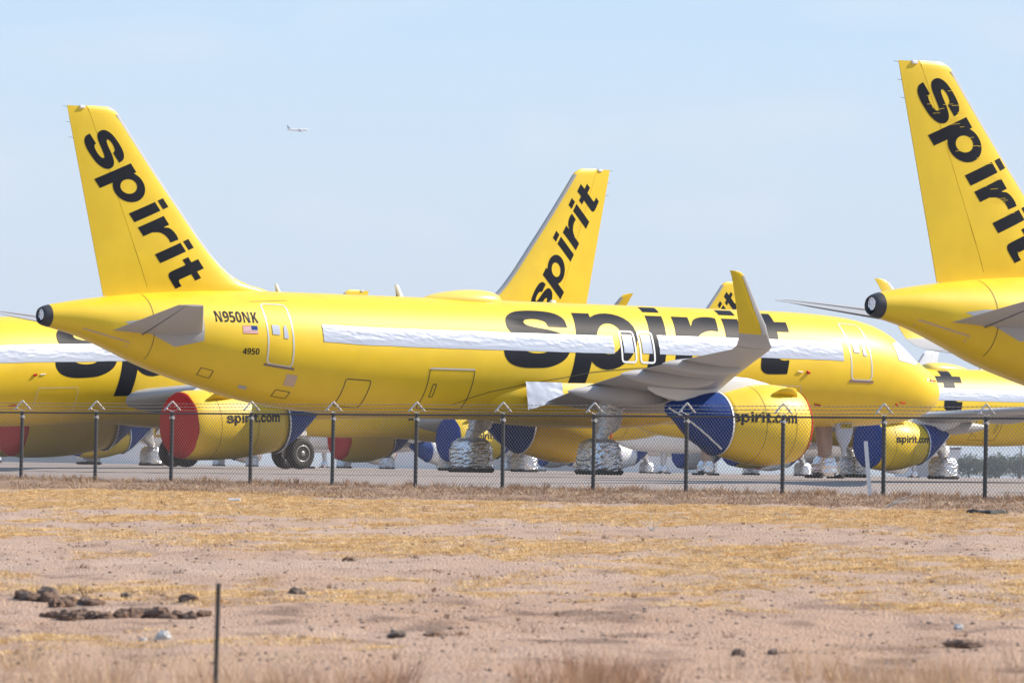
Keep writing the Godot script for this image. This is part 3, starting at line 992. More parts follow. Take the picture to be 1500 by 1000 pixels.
func build_land() -> void:
	var xs := axis_steps(-16.5, 16.5, .11, -9000, 9000)
	var ds := axis_steps(38.0, 137.0, .17, -400, 14000)
	var nx := xs.size()
	var nd := ds.size()
	var vs := PackedVector3Array()
	var cs := PackedColorArray()
	var ix := PackedInt32Array()
	for j in nd:
		for i in nx:
			vs.append(Vector3(xs[i], land_height(xs[i], ds[j]), -ds[j]))
			cs.append(land_color(xs[i], ds[j]))
	for j in nd - 1:
		for i in nx - 1:
			var a := j * nx + i
			ix.append_array([a, a + nx, a + 1, a + 1, a + nx, a + nx + 1])
	var ns := PackedVector3Array()
	ns.resize(vs.size())
	for j in nd:
		for i in nx:
			var l := vs[j * nx + maxi(i - 1, 0)]
			var r := vs[j * nx + mini(i + 1, nx - 1)]
			var n := vs[maxi(j - 1, 0) * nx + i]
			var f := vs[mini(j + 1, nd - 1) * nx + i]
			ns[j * nx + i] = (r - l).cross(f - n).normalized()
	var arr := []
	arr.resize(Mesh.ARRAY_MAX)
	arr[Mesh.ARRAY_VERTEX] = vs
	arr[Mesh.ARRAY_NORMAL] = ns
	arr[Mesh.ARRAY_COLOR] = cs
	arr[Mesh.ARRAY_INDEX] = ix
	var m := ArrayMesh.new()
	m.add_surface_from_arrays(Mesh.PRIMITIVE_TRIANGLES, arr)
	var o := part("ground", m, M.land, self)
	o.set_meta("kind", "structure")
	# the ramp: a pavement that starts behind the fence
	begin()
	var us := [-700.0, -200.0, -80.0, -60.0, -40.0, -20.0, 0.0, 20.0, 40.0, 60.0, 80.0, 200.0, 700.0]
	var qs := [3.0, 4.0, 6.0, 8.0, 10.0, 12.0, 14.0, 16.0, 18.0, 20.0, 22.0, 24.0, 26.0, 28.0, 60.0, 120.0, 700.0]
	for i in us.size() - 1:
		for j in qs.size() - 1:
			var c := []
			for e in [[0, 0], [1, 0], [1, 1], [0, 1]]:
				var w: Vector2 = FENCE_AT + FENCE_DIR * us[i + e[0]] + FENCE_N * qs[j + e[1]]
				c.append(Vector3(w.x, base_height(w.x, w.y), -w.y))
			quad(c[0], c[1], c[2], c[3])
			if j == 0: quad(c[0], c[1], c[1] - Vector3(0, .2, 0), c[0] - Vector3(0, .2, 0), 3)
	var ramp := part("ramp_pavement", commit(false), M.ramp, self)
	ramp.set_meta("kind", "structure")
	begin()
	for s in [[-40.0, 13.5, 6.0, 26.0, .28], [6.0, 11.5, 60.0, 14.5, .22], [-30.0, 22.0, 40.0, 24.0, .1]]:
		var n := 60
		for k in n:
			var q := []
			for e in [0, 1]:
				var t := float(k + e) / n
				var w := FENCE_AT + FENCE_DIR * lerpf(s[0], s[2], t) + FENCE_N * (lerpf(s[1], s[3], t) + wob.get_noise_1d(t * 60 + s[1]) * .4)
				var wd: float = s[4] * (.7 + .6 * absf(fine.get_noise_1d(t * 90)))
				for sg in [-1.0, 1.0]:
					var v: Vector2 = w + FENCE_N * wd * sg
					q.append(Vector3(v.x, base_height(v.x, v.y) + .012, -v.y))
			quad(q[0], q[2], q[3], q[1])
	var seam := part("pavement_joint", commit(false), M.tar, self)
	seam.set_meta("kind", "structure")

func tuft_mesh(blades: int, h: float, spread: float, lean: float, w: float, sd: int) -> ArrayMesh:
	rng.seed = sd
	begin()
	for i in blades:
		var a := rng.randf() * TAU
		var b := Vector3(cos(a), 0, sin(a))
		var root := b * spread * sqrt(rng.randf())
		var hh := h * rng.randf_range(.5, 1.0)
		var tip := root + b.rotated(Vector3.UP, rng.randf_range(-.8, .8)) * lean * hh * rng.randf_range(.4, 1.2) + Vector3(0, hh, 0)
		var mid := root.lerp(tip, .5) + Vector3(0, hh * .12, 0)
		var s := Vector3(-b.z, 0, b.x).rotated(Vector3.UP, rng.randf_range(-1, 1)) * w * .5
		quad(root - s, root + s, mid + s * .7, mid - s * .7, i)
		tri(mid - s * .7, mid + s * .7, tip, i)
	return commit(false)

func scatter(called: String, label: String, category: String, mesh: Mesh, m: Material, spots: Array) -> void:
	var mm := MultiMesh.new()
	mm.transform_format = MultiMesh.TRANSFORM_3D
	mm.use_colors = true
	mm.mesh = mesh
	mm.instance_count = spots.size()
	for i in spots.size():
		mm.set_instance_transform(i, spots[i][0])
		mm.set_instance_color(i, spots[i][1])
	var o := MultiMeshInstance3D.new()
	o.name = numbered(called)
	o.multimesh = mm
	o.material_override = m
	add_child(o)
	tag(o, label, category)
	o.set_meta("kind", "stuff")

func plant(x: float, d: float, s: float, sy: float) -> Transform3D:
	var b := Basis(Vector3.UP, rng.randf() * TAU).scaled(Vector3(s, s * sy, s))
	return Transform3D(b, Vector3(x, land_height(x, d) - .012, -d))

func build_grass() -> void:
	var short_a := tuft_mesh(22, .04, .10, 1.6, .008, 5)
	var short_b := tuft_mesh(18, .075, .07, 1.0, .007, 6)
	var wisp := tuft_mesh(26, .42, .14, .55, .005, 7)
	var straw := tuft_mesh(12, .10, .2, 2.6, .012, 8)
	var a := []
	var b := []
	rng.seed = 21
	for i in 300000:
		var d := rng.randf_range(46, 126)
		var x := rng.randf_range(-1, 1) * (.1 * d + 3.0)
		if rng.randf() > d / 126.0: continue
		var g := gold(x, d)
		if rng.randf() > g * 1.1 - .12: continue
		var t := rng.randf()
		var c := Color(.80, .58, .30).lerp(Color(.54, .37, .19), t * t)
		(a if rng.randf() < .9 else b).append([plant(x, d, rng.randf_range(.6, 1.25), rng.randf_range(.7, 1.2)), c])
	scatter("golden_grass", "short golden dry grass growing in bands across the field", "grass", short_a, M.blade, a)
	scatter("golden_tussocks", "taller golden tussocks sticking out of the short dry grass", "grass", short_b, M.blade, b)
	var wisp_b := tuft_mesh(34, .5, .2, .45, .004, 17)
	var w := []
	var w2 := []
	for i in 14000:
		var d := rng.randf_range(36.5, 52)
		var x := rng.randf_range(-1, 1) * (.1 * d + 3.0)
		var n := wob.get_noise_2d(x * .9 + 7, d * .3) + .6 * fine.get_noise_2d(x * .8, d * .35)
		var dens := smoothstep(45.0, 40.0, d + n * 4.0) * clampf(.22 + n * 1.5, .02, 1)
		if rng.randf() > dens * .5: continue
		var rusty := smoothstep(.0, .25, wob.get_noise_2d(x * .6 + 60, d * .2))
		var c := Color(.58, .42, .28).lerp(Color(.36, .21, .13), clampf(rusty * .8 + rng.randf() * .3, 0, 1))
		(w if rng.randf() < .6 else w2).append([plant(x, d, rng.randf_range(.45, 1.1), rng.randf_range(.35, 1.05)), c])
	scatter("wispy_grass", "tall wispy brown grass along the near edge of the field", "grass", wisp, M.blade, w)
	scatter("rusty_grass", "rust-brown grass clumps mixed into the wispy near grass", "grass", wisp_b, M.blade, w2)
	# low brown scrub dotted over the field and thick weeds at the foot of the fence
	var sc := []
	for i in 9000:
		var d := rng.randf_range(44, 124)
		var x := rng.randf_range(-1, 1) * (.1 * d + 3.0)
		var n := fine.get_noise_2d(x * .5 + 70, d * .22)
		if rng.randf() > clampf(n * 1.6 - .1, 0, .6): continue
		var c := Color(.38, .25, .16).lerp(Color(.17, .105, .07), rng.randf())
		sc.append([plant(x, d, rng.randf_range(.5, 1.3), rng.randf_range(.4, 1.1)), c])
	for i in 1500:
		var p := FENCE_AT + FENCE_DIR * rng.randf_range(-31, 28) + FENCE_N * rng.randf_range(-.9, 2.4)
		if absf(p.x) > p.y * .1 + 3.0 or rng.randf() > .55 + wob.get_noise_2d(p.x * 1.4, p.y * 1.4) * 1.2: continue
		var c := Color(.56, .37, .22).lerp(Color(.30, .19, .12), rng.randf())
		sc.append([plant(p.x, p.y, rng.randf_range(1.2, 2.6), rng.randf_range(.8, 1.6)), c])
	scatter("dry_scrub", "low brown scrub dotted over the field and along the fence foot", "weeds", short_b, M.blade, sc)
	var s := []
	for i in 16000:
		var u := rng.randf_range(-31, 28)
		var q := rng.randf_range(-9.5, 2.6)
		if rng.randf() > .55 + .7 * wob.get_noise_2d(u * .6, q * 1.2): continue
		var p := FENCE_AT + FENCE_DIR * u + FENCE_N * q
		if absf(p.x) > p.y * .1 + 3.0: continue
		var c := Color(.50, .37, .26).lerp(Color(.22, .15, .11), rng.randf())
		s.append([plant(p.x, p.y, rng.randf_range(.6, 1.5), rng.randf_range(.5, 1.3)), c])
	for i in 9000:
		var d := rng.randf_range(42, 62)
		var x := rng.randf_range(-1, 1) * (.1 * d + 3.0)
		var n := wob.get_noise_2d(x * .7 + 30, d * .3)
		if rng.randf() > clampf(n * 1.8, 0, .8): continue
		var c := Color(.45, .29, .13).lerp(Color(.24, .14, .085), rng.randf())
		s.append([plant(x, d, rng.randf_range(.3, .8), rng.randf_range(.2, .7)), c])
	scatter("straw_litter", "loose straw and dead weeds lying along the fence and bare soil", "straw", straw, M.blade, s)
	# small stones and crumbs of soil
	begin()
	rng.seed = 3
	var st := ball(1.0, .35, 3, 6, 8)
	var g := []
	for i in 60000:
		var d := rng.randf_range(41, 122)
		var x := rng.randf_range(-1, 1) * (.1 * d + 3.0)
		if rng.randf() > .6 + fine.get_noise_2d(x * .7, d * .35): continue
		var r := .004 + .024 * pow(rng.randf(), 7.0)
		var tf := Transform3D(Basis(Vector3.UP, rng.randf() * TAU).scaled(Vector3(r, r * .7, r)), Vector3(x, land_height(x, d) + r * .1, -d))
		g.append([tf, Color(.40, .29, .22).lerp(Color(.17, .115, .085), rng.randf())])
	scatter("gravel", "small stones and crumbs of soil strewn over the bare field", "gravel", st, M.stone_tint, g)

func ball(r: float, amp: float, sd: int, rows := 8, cols := 12, flat := false) -> ArrayMesh:
	begin()
	var rings := []
	for i in range(1, rows):
		var t := PI * i / rows
		var ring := PackedVector3Array()
		for j in cols:
			var v := Vector3(sin(t) * cos(TAU * j / cols), cos(t), sin(t) * sin(TAU * j / cols))
			var n := wob.get_noise_3d(v.x * 3 + sd * 11, v.y * 3, v.z * 3) + .55 * fine.get_noise_3d(v.x * 2 + sd * 7, v.y * 2, v.z * 2)
			ring.append(v * r * (1 + amp * n * 1.6))
		rings.append(ring)
	loft(rings)
	if flat:
		for i in tg.size(): tg[i] = i
	return commit()

func rock(called: String, x: float, d: float, size: Vector3, sd: int, m: Material, label: String, category: String, group := "") -> void:
	var o := single(called, ball(.5, .3, sd, 12, 18, true), m, Vector3(x, land_height(x, d) + size.y * .18, -d), label, category, group)
	o.scale = size
	o.rotation.y = sd * 1.3

func build_fence() -> void:
	var f := thing("chain_link_fence", "chain-link fence with barbed wire on forked arms in front of the parked aircraft", "fence", Vector3(FENCE_AT.x, 0, -FENCE_AT.y))
	var at := func(u: float, h: float, off := 0.0) -> Vector3:
		var w := FENCE_DIR * u + FENCE_N * off
		var p := FENCE_AT + w
		return Vector3(w.x, base_height(p.x, p.y) + h, -w.y)
	rng.seed = 77
	var u0 := -18.93 - 6 * 3.11
	var top := 1.86
	var us := []
	for i in 24: us.append(u0 + i * 3.11 + (rng.randf_range(-.05, .05) if i != 0 else 0.0))
	for i in us.size():
		var u: float = us[i]
		var lean := rng.randf_range(-.02, .02)
		begin()
		tube([at.call(u - lean, -.35), at.call(u, top - .03)], .05, 10)
		tube([at.call(u, top - .03), at.call(u, top + .02)], [.05, .03], 10, 4)
		var post := part("post", commit(), M.post, f)
		for sg in [-1.0, 1.0]:
			begin()
			# forked arms spread along and across the line, tied in a peak
			tube([at.call(u, top + .02), at.call(u + sg * .03, top + .10, sg * .17), at.call(u, top + .30, 0)], .012, 6)
			var a: Vector3 = at.call(u, top + .30)
			var b: Vector3 = at.call(u + sg * .06, top + .06, sg * .23)
			tube([a, b], .02, 6, 3)
			part("arm", commit(), M.galvanised, post)
		begin()
		tube([at.call(u - .055, top - .13), at.call(u + .055, top - .13)], .05, 8)
		part("clamp", commit(), M.galvanised, post)
	for i in us.size() - 1:
		var a: float = us[i]
		var b: float = us[i + 1]
		begin()
		tube([at.call(a, top - .02), at.call(b, top - .02)], .022, 8)
		part("top_rail", commit(), M.post, f)
		begin()
		var pitch := .105
		var h0 := .04
		var h1 := top + .02
		var hh := h1 - h0
		var slope := 1.0
		for sg in [-1.0, 1.0]:
			var s := a - hh
			while s < b + hh:
				# a wire runs from s at the bottom to s + sg*hh*slope at the top
				var e: float = s + sg * hh * slope
				var lo := 0.0
				var hi := 1.0
				if sg > 0:
					lo = clampf((a - s) / (e - s), 0, 1); hi = clampf((b - s) / (e - s), 0, 1)
				else:
					lo = clampf((b - s) / (e - s), 0, 1); hi = clampf((a - s) / (e - s), 0, 1)
				if hi - lo > .01:
					var p0: Vector3 = at.call(lerpf(s, e, lo), h0 + hh * lo, -.03)
					var p1: Vector3 = at.call(lerpf(s, e, hi), h0 + hh * hi, -.03)
					wire(p0, p1, .0046)
				s += pitch
		part("chain_link_mesh", commit(false), M.mesh_wire, f)
	for k in 6:
		begin()
		var sg := -1.0 if k < 3 else 1.0
		var j := k % 3
		var pts := []
		for i in us.size():
			pts.append(at.call(us[i] + .0, top + .07 + j * .085, sg * (.21 - j * .075)))
			if i < us.size() - 1: pts.append(at.call((us[i] + us[i + 1]) / 2, top + .055 + j * .085, sg * (.21 - j * .075)))
		for i in pts.size() - 1:
			wire(pts[i], pts[i + 1], .0045)
			var n := 11
			for q in n:
				var c: Vector3 = (pts[i] as Vector3).lerp(pts[i + 1], (q + .5) / n)
				wire(c + Vector3(-.01, -.02, 0), c + Vector3(.01, .02, 0), .003)
				wire(c + Vector3(.01, -.018, .01), c + Vector3(-.01, .018, -.01), .003)
		part("barbed_wire", commit(false), M.mesh_wire, f)
	begin()
	for i in us.size() - 1: wire(at.call(us[i], .06, -.03), at.call(us[i + 1], .06, -.03), .005)
	part("tension_wire", commit(false), M.mesh_wire, f)

func wire(a: Vector3, b: Vector3, r: float) -> void:
	var d := (b - a).normalized()
	var s := d.cross(Vector3.UP if absf(d.y) < .95 else Vector3.RIGHT).normalized()
	var t := s.cross(d)
	var o := [s * r, (-s * .5 + t * .87) * r, (-s * .5 - t * .87) * r]
	for j in 3:
		var k := (j + 1) % 3
		quad(a + o[j], a + o[k], b + o[k], b + o[j])

# ---------------------------------------------------------------- scene
func _ready() -> void:
	wob.seed = 4
	wob.frequency = .35
	wob.fractal_octaves = 3
	fine.seed = 9
	fine.frequency = .9
	fine.fractal_octaves = 4
	# camera: eye barely above the ramp, looking up a little, tilted a little
	var cam := Camera3D.new()
	cam.fov = 7.375
	cam.near = 1.0
	cam.far = 30000.0
	cam.position = Vector3(0, .11, 0)
	cam.basis = Basis(Vector3.RIGHT, 188.1 / 7758.0) * Basis(Vector3.BACK, .0166)
	var lens := CameraAttributesPhysical.new()
	lens.frustum_focal_length = 186.0
	lens.exposure_aperture = 5.2
	lens.frustum_focus_distance = 170.0
	lens.frustum_near = 1.0
	lens.frustum_far = 30000.0
	cam.attributes = lens
	add_child(cam)
	cam.fov = 7.375
	cam.current = true
	var env := Environment.new()
	env.background_mode = Environment.BG_SKY
	env.sky = Sky.new()
	env.sky.sky_material = make_sky()
	env.tonemap_mode = Environment.TONE_MAPPER_LINEAR
	env.tonemap_exposure = 1.52
	env.sdfgi_enabled = true
	env.ssao_enabled = true
	env.ssil_enabled = true
	env.fog_enabled = true
	env.fog_density = .00007
	env.fog_light_color = Color(.86, .90, .95)
	var we := WorldEnvironment.new()
	we.environment = env
	add_child(we)
	var sun := DirectionalLight3D.new()
	sun.light_energy = 1.6
	sun.light_color = Color(1.0, .955, .89)
	sun.light_angular_distance = .5
	sun.shadow_enabled = true
	add_child(sun)
	sun.look_at_from_position(Vector3(.735, .655, -.20), Vector3.ZERO, Vector3.UP)
	materials()
	for i in 379:
		var x := i * .1
		var zt := pchip(FUS, 1, x)
		var zb := pchip(FUS, 2, x)
		fus_table.append(Vector3((zt + zb) / 2, (zt - zb) / 2, pchip(FUS, 3, x)))
	build_land()
	build_planes()
	build_fence()
	build_background()
	build_grass()
	build_small()

func make_sky() -> PanoramaSkyMaterial:
	var w := 2048
	var h := 1024
	var im := Image.create(w, h, false, Image.FORMAT_RGBF)
	var stops := [[0.0, .665, .728, .780], [2.0, .640, .735, .820], [4.0, .565, .718, .870], [6.0, .480, .690, .905], [14.0, .40, .59, .86], [35.0, .27, .45, .76], [90.0, .17, .32, .62]]
	var n := FastNoiseLite.new()
	n.seed = 12
	n.frequency = .06
	n.fractal_octaves = 4
	for y in h:
		var el := 90.0 - (y + .5) / h * 180.0
		var c := Vector3(pchip(stops, 1, maxf(el, 0)), pchip(stops, 2, maxf(el, 0)), pchip(stops, 3, maxf(el, 0)))
		if el < 0: c = Vector3(.42, .36, .30)
		for x in w:
			var k := c
			if el > 0:
				var ci := smoothstep(.0, .6, n.get_noise_2d(x * .5, y * 2.6)) * .3
				k = c.lerp(Vector3(.80, .79, .82), ci * smoothstep(.5, 3.0, el))
			im.set_pixel(x, y, Color(k.x, k.y, k.z) * (1.0 / 1.32))
	var m := PanoramaSkyMaterial.new()
	m.panorama = ImageTexture.create_from_image(im)
	return m

func paint(key: String, r: float, g: float, b: float, rough: float) -> void:
	var m := mat(key, Color.WHITE, rough)
	m.albedo_texture = noise_tex(.012, _lin(r * .93, g * .92, b * .9), _lin(r, g, b), 31, 512, 5)
	m.uv1_triplanar = true
	m.uv1_scale = Vector3(.13, .13, .13)
	m.clearcoat_enabled = true
	m.clearcoat = .25
	m.clearcoat_roughness = .1

func materials() -> void:
	paint("yellow", .81, .54, .002, .48)
	paint("white_paint", .82, .82, .82, .35)
	mat("dome_yellow", _lin(.80, .58, .10), .35)
	mat("ink", _lin(.007, .008, .013), .5).metallic_specular = .27
	mat("bare_metal", _lin(.36, .36, .37), .4)
	mat("wing_grey", _lin(.40, .39, .385), .45)
	mat("wing_white", _lin(.70, .70, .70), .38)
	mat("charcoal", _lin(.035, .035, .038), .5)
	var foil := mat("foil", _lin(.82, .83, .86), .2, .92)
	foil.normal_enabled = true
	foil.normal_texture = noise_tex(.02, Color.BLACK, Color.WHITE, 8, 512, 5, true, 9.0)
	foil.uv1_triplanar = true
	foil.uv1_scale = Vector3(1.1, 1.1, 1.1)
	var fd := mat("foil_dark", _lin(.62, .60, .58), .33, .6)
	fd.normal_enabled = true
	fd.normal_texture = foil.normal_texture
	fd.uv1_triplanar = true
	var wf := mat("white_film", _lin(.44, .48, .57), .32)
	wf.clearcoat_enabled = true
	wf.clearcoat = .4
	mat("white", _lin(.78, .78, .77), .45)
	mat("red", _lin(.50, .022, .015), .65).metallic_specular = .25
	mat("blue", _lin(.010, .045, .22), .6).metallic_specular = .25
	mat("steel", _lin(.36, .36, .37), .4, .5)
	mat("steel_bright", _lin(.72, .72, .70), .3, .45)
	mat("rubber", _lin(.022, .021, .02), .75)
	mat("seam", _lin(.06, .05, .03), .6)
	mat("pale_line", _lin(.70, .58, .35), .5)
	mat("tan_tape", _lin(.55, .38, .26), .6)
	mat("brown", _lin(.25, .16, .11), .6)
	mat("paper_tan", _lin(.42, .29, .22), .65)
	mat("label_yellow", _lin(.75, .55, .03), .5)
	mat("post", _lin(.065, .065, .062), .55, .2)
	mat("galvanised", _lin(.50, .48, .46), .42, .4)
	mat("mesh_wire", _lin(.24, .225, .21), .55, .1)
	mat("tar", _lin(.035, .032, .032), .85)
	var land := mat("land", Color.WHITE, .95)
	land.vertex_color_use_as_albedo = true
	land.albedo_texture = noise_tex(.09, Color(.62, .58, .55), Color(1.0, 1.0, 1.0), 41, 1024, 5)
	land.uv1_triplanar = true
	land.uv1_world_triplanar = true
	land.uv1_scale = Vector3(.31, .31, .31)
	land.normal_enabled = true
	land.normal_texture = noise_tex(.06, Color.BLACK, Color.WHITE, 43, 1024, 6, true, 10.0)
	var ramp := mat("ramp", Color.WHITE, .9)
	ramp.albedo_texture = noise_tex(.02, _lin(.27, .23, .205), _lin(.38, .325, .295), 51, 1024, 6)
	ramp.metallic_specular = .15
	ramp.uv1_triplanar = true
	ramp.uv1_world_triplanar = true
	ramp.uv1_scale = Vector3(.21, .21, .21)
	var bl := mat("blade", Color.WHITE, .8)
	bl.backlight_enabled = true
	bl.backlight = _lin(.22, .165, .10)
	bl.metallic_specular = .2
	bl.vertex_color_use_as_albedo = true
	var sti := mat("stone_tint", Color.WHITE, .9)
	sti.vertex_color_use_as_albedo = true
	var st := mat("stone", Color.WHITE, .85)
	st.albedo_texture = noise_tex(.03, _lin(.085, .062, .048), _lin(.23, .17, .135), 61, 256, 5)
	st.uv1_triplanar = true
	st.uv1_scale = Vector3(1.5, 1.5, 1.5)
	var sp := mat("stone_pale", Color.WHITE, .8)
	sp.albedo_texture = noise_tex(.03, _lin(.36, .35, .34), _lin(.56, .55, .53), 62, 256, 5)
	sp.uv1_triplanar = true
	var cl := mat("soil", Color.WHITE, .95)
	cl.albedo_texture = noise_tex(.04, _lin(.085, .052, .036), _lin(.22, .135, .09), 63, 256, 5)
	cl.uv1_triplanar = true
	mat("bleached", _lin(.58, .52, .45), .8)
	mat("slate", _lin(.12, .13, .16), .5)
	mat("hangar", _lin(.78, .78, .77), .7)
	mat("hangar_roof", _lin(.45, .45, .46), .7)
	mat("bark", _lin(.12, .09, .07), .9)
	var lf := mat("leaf", _lin(.10, .11, .075), .8)
	lf.backlight_enabled = true
	lf.backlight = _lin(.03, .04, .015)

func build_planes() -> void:
	var y0 := 35.34
	airliner({label = "yellow airliner filling the middle of the picture, nose to the right", x = 1.02, d = 182.78, yaw = y0, detail = 3, inlet = ["red", "red"], see = 1.0, group = "parked yellow airliners"})
	airliner({label = "yellow airliner cut by the right edge, only tail and tail cone showing", x = 26.36, d = 158.32, yaw = 34.8, lift = .31, detail = 2, see = 1.0, group = "parked yellow airliners"})
	airliner({label = "yellow airliner at the left edge with red engine covers and bare black wheels", x = -10.8, d = 204.5, yaw = 218.2, pitch = 2.15, detail = 2, old = true, gear = "bare", inlet = ["red", "red"], see = -1.0, group = "parked yellow airliners"})
	airliner({label = "yellow airliner behind the nose at right with blue engine covers", x = 20.47, d = 282.16, yaw = 215.2, detail = 2, inlet = ["blue", "blue"], see = -1.0, group = "parked yellow airliners"})
	airliner({label = "distant yellow airliner whose fin tip shows behind the tall winglet", x = -1.52, d = 310.9, yaw = 214.6, detail = 1, inlet = ["red", "blue"], see = -1.0, group = "parked yellow airliners"})
	airliner({label = "distant yellow airliner whose fin tip peeps over the long fuselage left of the dome", x = -25.0, d = 336.5, yaw = 215.8, detail = 1, inlet = ["red", "blue"], see = -1.0, group = "parked yellow airliners"})
	# the left plane's nose leg is pressed in: it stands nose down
	get_node("airliner_002/nose_landing_gear").position.y = .44
	# the registration and flag of the plane in the middle
	var p: Node3D = get_node("airliner")
	var F := func(a: float, b: float) -> Vector3: return fus_z(31.98 - a * .86, 4.97 + b, 1.0, .009)
	begin(); text_sheet("N950NK", .35, F)
	part("registration", commit(false), M.ink, p)
	begin(); text_sheet("4950", .2, func(a: float, b: float) -> Vector3: return fus_z(31.0 - a, 3.86 + b, 1.0, .009))
	part("fleet_number", commit(false), M.ink, p)
	var fl := group_part("flag", p)
	for i in 13:
		begin()
		var z1 := 4.70 - i * .02
		lay([[[rect2(30.45, z1 - .0205, 30.99 if i > 6 else 30.99, z1)], []]], .3, .3, func(a, b): return fus_z(a, b, 1.0, .008))
		part("stripe", commit(false), M.red if i % 2 == 0 else M.white, fl)
	begin()
	lay([[[rect2(30.45, 4.56, 30.68, 4.70)], []]], .3, .3, func(a, b): return fus_z(a, b, 1.0, .012))
	part("canton", commit(false), M.blue, fl)
	begin()
	for q in [[17.6, 21.4]]:
		var g := []
		for i in 13:
			var row := []
			for j in 9:
				var u := i / 12.0
				var v := j / 8.0
				var x := lerpf(18.3, 19.8, u)
				row.append(P(x, 2.02 + .06 * absf(wob.get_noise_2d(u * 9, v * 6)) + .18 * (1 - v), lerpf(lerpf(2.55, 2.15, u), 3.12, v)))
			g.append(row)
		for i in 12:
			for j in 8: quad(g[i][j], g[i + 1][j], g[i + 1][j + 1], g[i][j + 1])
	part("wing_root_cover", commit(false), M.white_film, p)
	# worn-through streaks in the fin lettering of the plane at the right edge
	var r: Node3D = get_node("airliner_001")
	rng.seed = 90
	begin()
	for i in 34:
		var a := rng.randf_range(.1, 5.6)
		var b := rng.randf_range(.05, .95)
		var l := rng.randf_range(.12, .32)
		var f := func(s: float, t: float) -> Vector3:
			var v := fin_letter(s, t, 1.0, .31)
			return v + Vector3(.004, 0, 0)
		quad(f.call(a, b), f.call(a + l * .35, b + l), f.call(a + l * .35 + .01, b + l), f.call(a + .012, b), i)
	part("scratches", commit(false), M.yellow, r)

